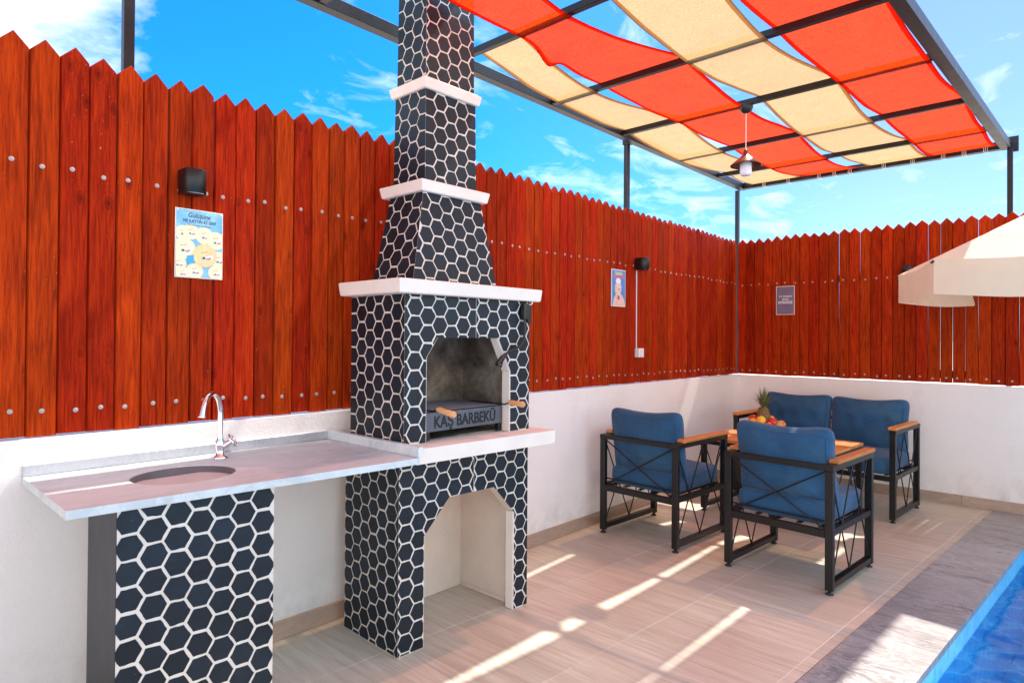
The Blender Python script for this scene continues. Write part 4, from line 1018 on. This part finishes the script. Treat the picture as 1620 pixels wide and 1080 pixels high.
# ------------------------------------------------------------------ seating
def cushion(w_, h_, th, seed, tuft=(), n=18, slump=0.0):
    """stuffed pillow standing in local xz (thickness along y), centre at origin"""
    def pt(u, v, w):
        pl = (abs(u) ** 7 + abs(v) ** 7) ** (1 / 7)
        k = (pl ** 2.6 + abs(w) ** 2.6) ** (1 / 2.6)
        u, v, w = u / k, v / k, w / k
        ear = 1 + 0.07 * (abs(u) * abs(v)) ** 3
        pinch = 1 - 0.35 * (abs(u) * abs(v)) ** 4
        x = u * w_ / 2 * ear * (1 - 0.02 * (1 - abs(v) ** 2)); z = v * h_ / 2 * ear * (1 - 0.06 * (1 - abs(u) ** 2))
        y = w * th / 2 * pinch * (0.72 + 0.28 * (1 - u * u) * (1 - v * v))
        cr_ = sum(math.exp(-((math.hypot(u - cu, v - cv2) - .45) / .35) ** 2) * math.sin(11 * math.atan2(v - cv2, u - cu) + seed) for cu in (-1, 1) for cv2 in (-1, 1))
        y += w * 0.0035 * cr_
        y += w * (0.016 * mnoise.noise(Vector((x * 6, z * 6, seed + w))) + 0.006 * mnoise.noise(Vector((x * 20, z * 14, seed))))
        for tu, tv in tuft:
            d = math.hypot(x - tu, z - tv); y -= math.copysign(0.030 * math.exp(-(d / 0.04) ** 2), w) * min(1, abs(w) * 3)
        z -= slump * (1 - u * u) * (0.5 + v * .5)
        return (x, y, z)
    g = G()
    for ax in range(3):
        for sg in (-1, 1):
            vs = []
            for j in range(n + 1):
                for i in range(n + 1):
                    p = [0, 0, 0]; p[ax] = sg; a_, b_ = -1 + 2 * i / n, -1 + 2 * j / n
                    p[(ax + 1) % 3] = math.sin(a_ * math.pi / 2) * .5 + a_ * .5; p[(ax + 2) % 3] = math.sin(b_ * math.pi / 2) * .5 + b_ * .5
                    vs.append(pt(*p))
            fs = [(j * (n + 1) + i, j * (n + 1) + i + 1, (j + 1) * (n + 1) + i + 1, (j + 1) * (n + 1) + i) for j in range(n) for i in range(n)]
            g.add(vs, fs if sg > 0 else [tuple(reversed(q)) for q in fs], True)
    ring = []
    m_ = 24
    for s_i in range(4 * m_ + 1):
        side, t_ = divmod(s_i % (4 * m_), m_); t_ /= m_
        ring.append(((-1 + 2 * t_, -1), (1, -1 + 2 * t_), (1 - 2 * t_, 1), (-1, 1 - 2 * t_))[side])
    sm = G()
    for wv in (-.62, .62): sm.tube([pt(u, v, wv) for u, v in ring], 0.0038, 6, False)
    return g, sm
def seat_cushion(w_, d_, th, seed):
    n = 16; g = G(); vs = []
    for k, zz in enumerate((0.0, 0.12, 0.5, 0.88, 1.0)):
        ins = (0.018, 0.003, 0, 0.003, 0.020)[k]
        ring = []
        for s in range(4 * n):
            side, t_ = divmod(s, n); t_ = t_ / n
            u, v = ((-1 + 2 * t_, -1), (1, -1 + 2 * t_), (1 - 2 * t_, 1), (-1, 1 - 2 * t_))[side]
            r4 = (abs(u) ** 14 + abs(v) ** 14) ** (1 / 14); u, v = u / r4, v / r4
            ring.append((u * (w_ / 2 - ins), v * (d_ / 2 - ins), zz * th + 0.003 * mnoise.noise(Vector((u * 2, v * 2, seed + k)))))
        vs += ring
    N4 = 4 * n; fs = [(k * N4 + s, k * N4 + (s + 1) % N4, (k + 1) * N4 + (s + 1) % N4, (k + 1) * N4 + s) for k in range(4) for s in range(N4)]
    g.add(vs, fs, True)
    for zt, sgn in ((th, 1), (0, -1)):
        gv = []; m_ = 14
        for j in range(m_ + 1):
            for i in range(m_ + 1):
                u = -1 + 2 * i / m_; v = -1 + 2 * j / m_
                r4 = (abs(u) ** 14 + abs(v) ** 14) ** (1 / 14); mx_ = max(abs(u), abs(v)); k = mx_ / r4 if r4 > 0 else 1
                cr = (1 - u ** 4) * (1 - v ** 4)
                gv.append((u * k * (w_ / 2 - .0195), v * k * (d_ / 2 - .0195), zt + sgn * (0.016 * cr ** .6 if sgn > 0 else 0) + (0.005 * mnoise.noise(Vector((u * 3, v * 3, seed))) * cr if sgn > 0 else 0)))
        q_ = [(j * (m_ + 1) + i, j * (m_ + 1) + i + 1, (j + 1) * (m_ + 1) + i + 1, (j + 1) * (m_ + 1) + i) for j in range(m_) for i in range(m_)]
        g.add(gv, q_ if sgn > 0 else [tuple(reversed(q)) for q in q_], True)
    return g
def seat(name, label, cat, group, loc, rz, W, D_, HT=0.68, seats=1, seed=0):
    """local frame: rear at -y, front at +y"""
    o = thing(name, loc, label, cat, group, rz)
    hx, hy = W / 2, D_ / 2; bm = 'black_metal'
    for sx_ in (-1, 1):
        for sy_ in (-1, 1):
            lg = obj('leg', G().box((sx_ * hx - .02, sy_ * hy - .015, 0.022), (sx_ * hx + .02, sy_ * hy + .015, HT - .052), .002), bm, o)
            obj('foot', G().lathe([(.0, .001), (.019, .001), (.020, .006), (.010, .012), (.006, .022)], (sx_ * hx, sy_ * hy, 0), 14), 'black_plastic', o if False else lg)
        x = sx_ * hx
        obj('side_rail', G().box((x - .018, -hy + .0155, 0.030), (x + .018, hy - .0155, 0.062), .0015), bm, o)
        obj('side_rail', G().box((x - .015, -hy + .0155, 0.300), (x + .015, hy - .0155, 0.332), .0015), bm, o)
        obj('arm_rail', G().box((x - .022, -hy - .015, HT - .0515), (x + .022, hy + .015, HT - .022), .0015), bm, o)
        obj('armrest', G().box((x - .027, -hy + .055, HT - .0215), (x + .027, hy + .022, HT), .004), 'teak', o)
        zt, zb = HT - .055, .062
        for (ya, za, yb_, zb_) in ((-hy + .02, zt, 0.0, zb), (0.01, zt, -hy + .02, zb + .02), (-0.01, zt, hy - .02, zb + .02), (hy - .02, zt, 0.0, zb)):
            off = 0.006 if za == zt and abs(ya) < .02 else -0.006
            obj('brace_rod', G().tube([(x + off, ya, za), (x + off, yb_, zb_)], 0.0045, 6), bm, o)
    obj('back_rail', G().box((-hx + .0225, -hy - .0145, HT - .051), (hx - .0225, -hy + .0145, HT - .022), .0015), bm, o)
    obj('back_rail', G().box((-hx + .0205, -hy - .012, 0.285), (hx - .0205, -hy + .014, 0.325), .0015), bm, o)
    obj('front_rail', G().box((-hx + .0205, hy - .014, 0.290), (hx - .0205, hy + .012, 0.325), .0015), bm, o)
    nX = 1 if seats == 1 else 2
    for k in range(nX):
        xa = -hx + .02 + (2 * hx - .04) * k / nX; xb = -hx + .02 + (2 * hx - .04) * (k + 1) / nX
        obj('brace_rod', G().tube([(xa, -hy - .004, HT - .055), (xb, -hy - .004, .325)], 0.0045, 6), bm, o)
        obj('brace_rod', G().tube([(xa, -hy + .006, .325), (xb, -hy + .006, HT - .055)], 0.0045, 6), bm, o)
    obj('back_rod', G().tube([(-hx + .02, -hy + .012, .365), (hx - .02, -hy + .012, .365)], 0.005, 6), bm, o)
    for k in range(5 * seats):
        x = -hx + .05 + (W - .10) * k / (5 * seats - 1)
        obj('seat_slat', G().box((x - .012, -hy + .0145, .3265), (x + .012, hy - .0145, .333)), bm, o)
    sw = (W - .052) / seats
    for k in range(seats):
        cx = -W / 2 + .026 + sw * (k + .5)
        obj('seat_cushion', seat_cushion(sw - .004, D_ - .020, .115, seed + k), 'cushion', o, loc=(cx, .016, .3345))
        tf = ((-.13, .02), (.13, .02), (0, .02)) if seats > 1 else ()
        cg, sm = cushion(sw + (.035 if seats == 1 else .0), 0.44, 0.20, seed + 3.3 * k, tf, slump=0.012)
        ths = (R(-12) if seats == 1 else R(-9))
        bc = obj('back_cushion', cg, 'cushion', o, loc=(cx, -hy + (.112 if seats == 1 else .105), .432 + .195), rot=(-ths, 0, R(rnd.uniform(-2, 2))))
        # lean: the top tips to the rear
        bc.rotation_euler = (R(9), R(rnd.uniform(-1.2, 1.2)), R(rnd.uniform(-2, 2)))
        obj('piping', sm, 'cushion', bc)
    return o
seat('garden_armchair', 'blue cushioned black armchair nearest the long white wall', 'armchair', 'garden armchairs with their backs to the camera', (0.442, -2.243, 0), R(-3.2), 0.548, 0.605, seed=1.0)
seat('garden_armchair', 'blue cushioned black armchair nearest the pool coping', 'armchair', 'garden armchairs with their backs to the camera', (1.326, -2.279, 0), R(-4.1), 0.553, 0.590, seed=7.0)
seat('garden_sofa', 'two-seat blue cushioned sofa with teak arms against the back wall', 'sofa', None, (0.953, -0.578, 0), R(180 - 3.8), 1.18, 0.597, seats=2, seed=12.0)

# coffee table
tb = thing('coffee_table', (0.86, -1.28, 0), 'low teak topped table with black frame between chairs and sofa', 'table', rz=R(-3.6))
TW, TD, TZ = 0.94, 0.62, 0.562
for sx_ in (-1, 1):
    for sy_ in (-1, 1):
        x, y = sx_ * (TW / 2 - .02), sy_ * (TD / 2 - .02)
        lg = obj('leg', G().box((x - .02, y - .015, .022), (x + .02, y + .015, TZ - .055), .002), 'black_metal', tb)
        obj('foot', G().lathe([(.0, .001), (.019, .001), (.020, .006), (.010, .012), (.006, .022)], (x, y, 0), 14), 'black_plastic', lg)
    x = sx_ * (TW / 2 - .02)
    obj('side_rail', G().box((x - .018, -TD / 2 + .0355, .030), (x + .018, TD / 2 - .0355, .062), .0015), 'black_metal', tb)
    for ya, yb_ in ((-TD / 2 + .04, 0), (0.005, -TD / 2 + .04), (-.005, TD / 2 - .04), (TD / 2 - .04, 0)):
        obj('brace_rod', G().tube([(x + (.006 if abs(ya) < .02 else -.006), ya, TZ - .057), (x + (.006 if abs(ya) < .02 else -.006), yb_, .064)], .0045, 6), 'black_metal', tb)
    obj('top_rail', G().box((x - .02, -TD / 2, TZ - .0545), (x + .02, TD / 2, TZ - .024), .0015), 'black_metal', tb)
for sy_ in (-1, 1):
    y = sy_ * (TD / 2 - .018)
    obj('top_rail', G().box((-TW / 2 + .0405, y - .015, TZ - .054), (TW / 2 - .0405, y + .015, TZ - .0245), .0015), 'black_metal', tb)
for k in range(7):
    y0 = -TD / 2 - .005 + (TD + .01) / 7 * k
    obj('plank', G().box((-TW / 2 - .004, y0 + .002, TZ - .0235), (TW / 2 + .004, y0 + (TD + .01) / 7 - .002, TZ), .002), 'teak', tb)

# fruit bowl and fruit
def fmat(name, a, b_, sc=6, rough=0.4, bump=0.0):
    b = MB(name); v = b.coord('Object', rnd_off=4); n = b.noise(v, sc * 4, 4, 0.6)
    b.color(b.ramp(n, [(0.38, a), (0.62, b_)])); b.rough(rough); b.set(Subsurface_Weight=0.0)
    if bump: b.bump(b.noise(v, 220, 3, 0.5), bump, .002)
    MAT[name] = b.m
fmat('orange_peel', (0.80, 0.20, 0.02), (0.88, 0.30, 0.03), 5, .45, .3); fmat('yellow_peel', (0.80, 0.50, 0.03), (0.85, 0.40, 0.03)); fmat('red_apple', (0.42, 0.015, 0.012), (0.60, 0.05, 0.02), 8, .3)
fmat('mango_skin', (0.62, 0.10, 0.06), (0.50, 0.55, 0.08), 3, .35); fmat('pine_skin', (0.28, 0.14, 0.035), (0.12, 0.08, 0.03), 20, .6); fmat('pine_leaf', (0.055, 0.085, 0.035), (0.16, 0.19, 0.06), 10, .5)
fmat('glass_bowl', (0.60, 0.56, 0.50), (0.68, 0.62, 0.55), 4, .2)
BC = Vector((0.742, -1.24, TZ))
obj('fruit_bowl', G().lathe([(0.0, .001), (.055, .001), (.06, .006), (.085, .022), (.115, .048), (.128, .066), (.124, .067), (.11, .050), (.08, .027), (.05, .012), (0, .010)], (0, 0, 0), 36), 'glass_bowl', loc=BC, label='shallow bowl of fruit on the coffee table', cat='bowl')
def fruit(name, mat, r_, dx, dy, dz, label, cat, sq=0.93, stem=True):
    prof = []
    for k in range(13):
        a = -math.pi / 2 + math.pi * k / 12; rr = r_ * math.cos(a); z = r_ * sq * math.sin(a)
        if k > 9: z -= r_ * 0.10 * (k - 9) / 3 * (1 if stem else 0)
        prof.append((max(rr, 0.0), z))
    o = thing(name, BC + Vector((dx, dy, dz)), label, cat, 'fruit heaped in the bowl'); o.rotation_euler = (rnd.uniform(-.5, .5), rnd.uniform(-.5, .5), rnd.uniform(0, 6))
    obj('flesh', G().lathe(prof, (0, 0, 0), 20), mat, o)
    obj('stem', G().tube([(0, 0, r_ * sq * .80), (.002, 0, r_ * sq * 1.02)], .0022, 5), 'pine_skin', o)
rv = rt * 1.0; bv = Vector((-rt.y, rt.x, 0))       # picture-right and away directions on the table
def off(r_, a): v = rt * r_ + bv * a; return v.x, v.y
for nm, mt, r_, a, b_, z, lb, ct_, sq in (
    ('orange', 'orange_peel', .033, -.095, -.02, .095, 'orange at the wall side of the bowl', 'orange', .96),
    ('orange', 'orange_peel', .030, .055, .055, .105, 'orange at the back of the bowl beside the pineapple', 'orange', .96),
    ('lemon', 'yellow_peel', .031, -.048, -.045, .115, 'round yellow fruit in front of the pineapple', 'lemon', 1.0),
    ('red_apple', 'red_apple', .030, -.070, .045, .118, 'dark red apple behind the yellow fruit', 'apple', .92),
    ('red_apple', 'red_apple', .034, .040, -.030, .098, 'bright red apple in the middle of the bowl', 'apple', .92),
    ('red_apple', 'red_apple', .030, -.005, -.075, .078, 'low red apple at the front rim of the bowl', 'apple', .92),
    ('mango', 'mango_skin', .037, .085, -.040, .080, 'pink and green mango at the pool side of the bowl', 'mango', .88)):
    dx, dy = off(a * 1.1, b_); fruit(nm, mt, r_ * 1.12, dx, dy, z + .016, lb, ct_, sq)
pn = thing('pineapple', BC + Vector((*off(-.008, .022), .068)), 'pineapple standing in the fruit bowl with spiky green crown', 'pineapple')
prof = [(0.0, 0), (.03, .004), (.043, .03), (.047, .07), (.043, .11), (.030, .145), (.016, .158), (0, .16)]
obj('body', G().lathe(prof, (0, 0, 0), 24), 'pine_skin', pn)
for ring_ in range(9):
    z = .014 + ring_ * .016
    rr = .0
    for (r0, z0_), (r1, z1_) in zip(prof, prof[1:]):
        if z0_ <= z <= z1_: rr = r0 + (r1 - r0) * (z - z0_) / (z1_ - z0_)
    for k in range(11):
        a = 2 * math.pi * (k + (.5 if ring_ % 2 else 0)) / 11; c = Vector((math.cos(a), math.sin(a), 0)); tn = Vector((-c.y, c.x, 0)); p = c * rr + Vector((0, 0, z))
        g = G(); g.add([p - tn * .0105, p + Vector((0, 0, .0105)), p + tn * .0105, p - Vector((0, 0, .0105)), p + c * .0065], [(0, 4, 1), (1, 4, 2), (2, 4, 3), (3, 4, 0)])
        obj('scale', g, 'pine_skin', pn)
for k in range(34):
    a = k * 2.399; lay = k / 34; L_ = .085 + .10 * lay * (1 - .15 * rnd.random()) ; outw = (1 - lay) * .095 + .012 + rnd.uniform(0, .014)
    c = Vector((math.cos(a), math.sin(a), 0)); tn = Vector((-c.y, c.x, 0)); g = G(); vs = []
    for s in range(6):
        t_ = s / 5; p = c * (.008 + outw * t_ ** 1.4) + Vector((0, 0, .148 + L_ * (t_ - .22 * (1 - lay) * t_ * t_)))
        w_ = .0095 * (1 - t_) ** .8 + .0004
        vs += [p - tn * w_, p - c * .002 * (1 - t_), p + tn * w_]
    g.add(vs, [(s * 3 + i, s * 3 + i + 1, s * 3 + i + 4, s * 3 + i + 3) for s in range(5) for i in (0, 1)], True)
    obj('leaf', g, 'pine_leaf', pn)

# ------------------------------------------------------------------ parasol
T1 = Vector((1.849, -1.459, 1.802)); CTR = Vector((2.49, -0.655, 0)); RADP = (Vector((T1.x, T1.y)) - Vector((CTR.x, CTR.y))).length
a0 = math.atan2(T1.y - CTR.y, T1.x - CTR.x); APZ = 2.27; NR = 6
um = thing('parasol', (CTR.x, CTR.y, 0.004), 'cream parasol with scalloped valance standing by the pool', 'parasol')
tips = [Vector((CTR.x + RADP * math.cos(a0 + 2 * math.pi * k / NR), CTR.y + RADP * math.sin(a0 + 2 * math.pi * k / NR), 1.802)) for k in range(NR)]
apex = Vector((CTR.x, CTR.y, APZ))
for k in range(NR):
    a, b_ = tips[k], tips[(k + 1) % NR]; g = G(); vs = []; nr, nc = 8, 8
    for i in range(nr + 1):
        for j in range(nc + 1):
            t_ = i / nr; s = j / nc; e = a.lerp(b_, s); p = apex.lerp(e, t_)
            p.z -= 0.05 * math.sin(math.pi * s) * t_ * (1 - 0.45 * t_) * 0.9; vs.append(p)
    g.add(vs, [(i * (nc + 1) + j, (i + 1) * (nc + 1) + j, (i + 1) * (nc + 1) + j + 1, i * (nc + 1) + j + 1) for i in range(nr) for j in range(nc)], True)
    wobj('canopy_panel', g, 'parasol_cloth', um)
    # valance: two hanging flaps per side with rounded lower corners
    edge_pts = [vs[nr * (nc + 1) + j] for j in range(nc + 1)]
    def ep(s):
        f = s * nc; i = min(int(f), nc - 1); return edge_pts[i].lerp(edge_pts[i + 1], f - i)
    outv = ((a + b_) / 2 - apex); outv.z = 0; outv.normalize()
    for fs_, fe in (((0.0, 0.30), (0.318, 1.0)) if k not in (0, 5) else ((0.0, 1.0),)):
        g = G(); vs = []; m_ = 14; rows = 5
        for i in range(rows + 1):
            for j in range(m_ + 1):
                s = fs_ + (fe - fs_) * j / m_; u = 2 * j / m_ - 1
                ro = max(0.0, abs(u) - 0.86) / 0.14 if not ((fs_ == 0 and u < 0) or (fe == 1 and u > 0)) else 0.0
                dep = 0.215 + 0.012 * math.sin(4 * s + k) * math.sin(math.pi * s) - 0.045 * (1 - math.sqrt(max(0, 1 - ro * ro)))
                p = ep(s) + Vector((0, 0, -dep * i / rows)) + outv * math.sin(math.pi * s) ** .3 * (0.010 * math.sin(9 * s + k) * i / rows - 0.018 * i / rows + .012 * math.sin(i / rows * 3) + 0.014 * (i / rows) * mnoise.noise(Vector((s * 7, k, i * .3)))) + (Vector((0, 0, 0)))
                vs.append(p)
        g.add(vs, [(i * (m_ + 1) + j, (i + 1) * (m_ + 1) + j, (i + 1) * (m_ + 1) + j + 1, i * (m_ + 1) + j + 1) for i in range(rows) for j in range(m_)], True)
        wobj('valance_flap', g, 'parasol_cloth', um)
    wobj('rib', G().tube([apex - Vector((0, 0, .03)), tips[k] - Vector((0, 0, .012)) + (tips[k] - apex) * .004], .006, 6), 'white_plastic', um)
    wobj('strut', G().tube([Vector((CTR.x, CTR.y, 1.72)), apex.lerp(tips[k], .48) - Vector((0, 0, .025))], .005, 6), 'white_plastic', um)
    dv = (tips[k] - apex).normalized()
    wobj('rib_tip', G().tube([tips[k] - Vector((0, 0, .012)) + dv * .001, tips[k] - Vector((0, 0, .016)) + dv * .018], .008, 6), 'black_plastic', um)
wobj('pole', G().tube([(CTR.x, CTR.y, .06), (CTR.x, CTR.y, APZ + .03)], .019, 14), 'white_plastic', um)
wobj('finial', G().lathe([(.02, 0), (.024, .02), (.014, .045), (0, .055)], (CTR.x, CTR.y, APZ + .005), 14), 'white_plastic', um)
wobj('base', G().lathe([(.0, .0055), (.18, .0055), (.185, .02), (.17, .05), (.05, .065), (.03, .11), (.0, .11)], (CTR.x, CTR.y, 0), 28), 'black_plastic', um)
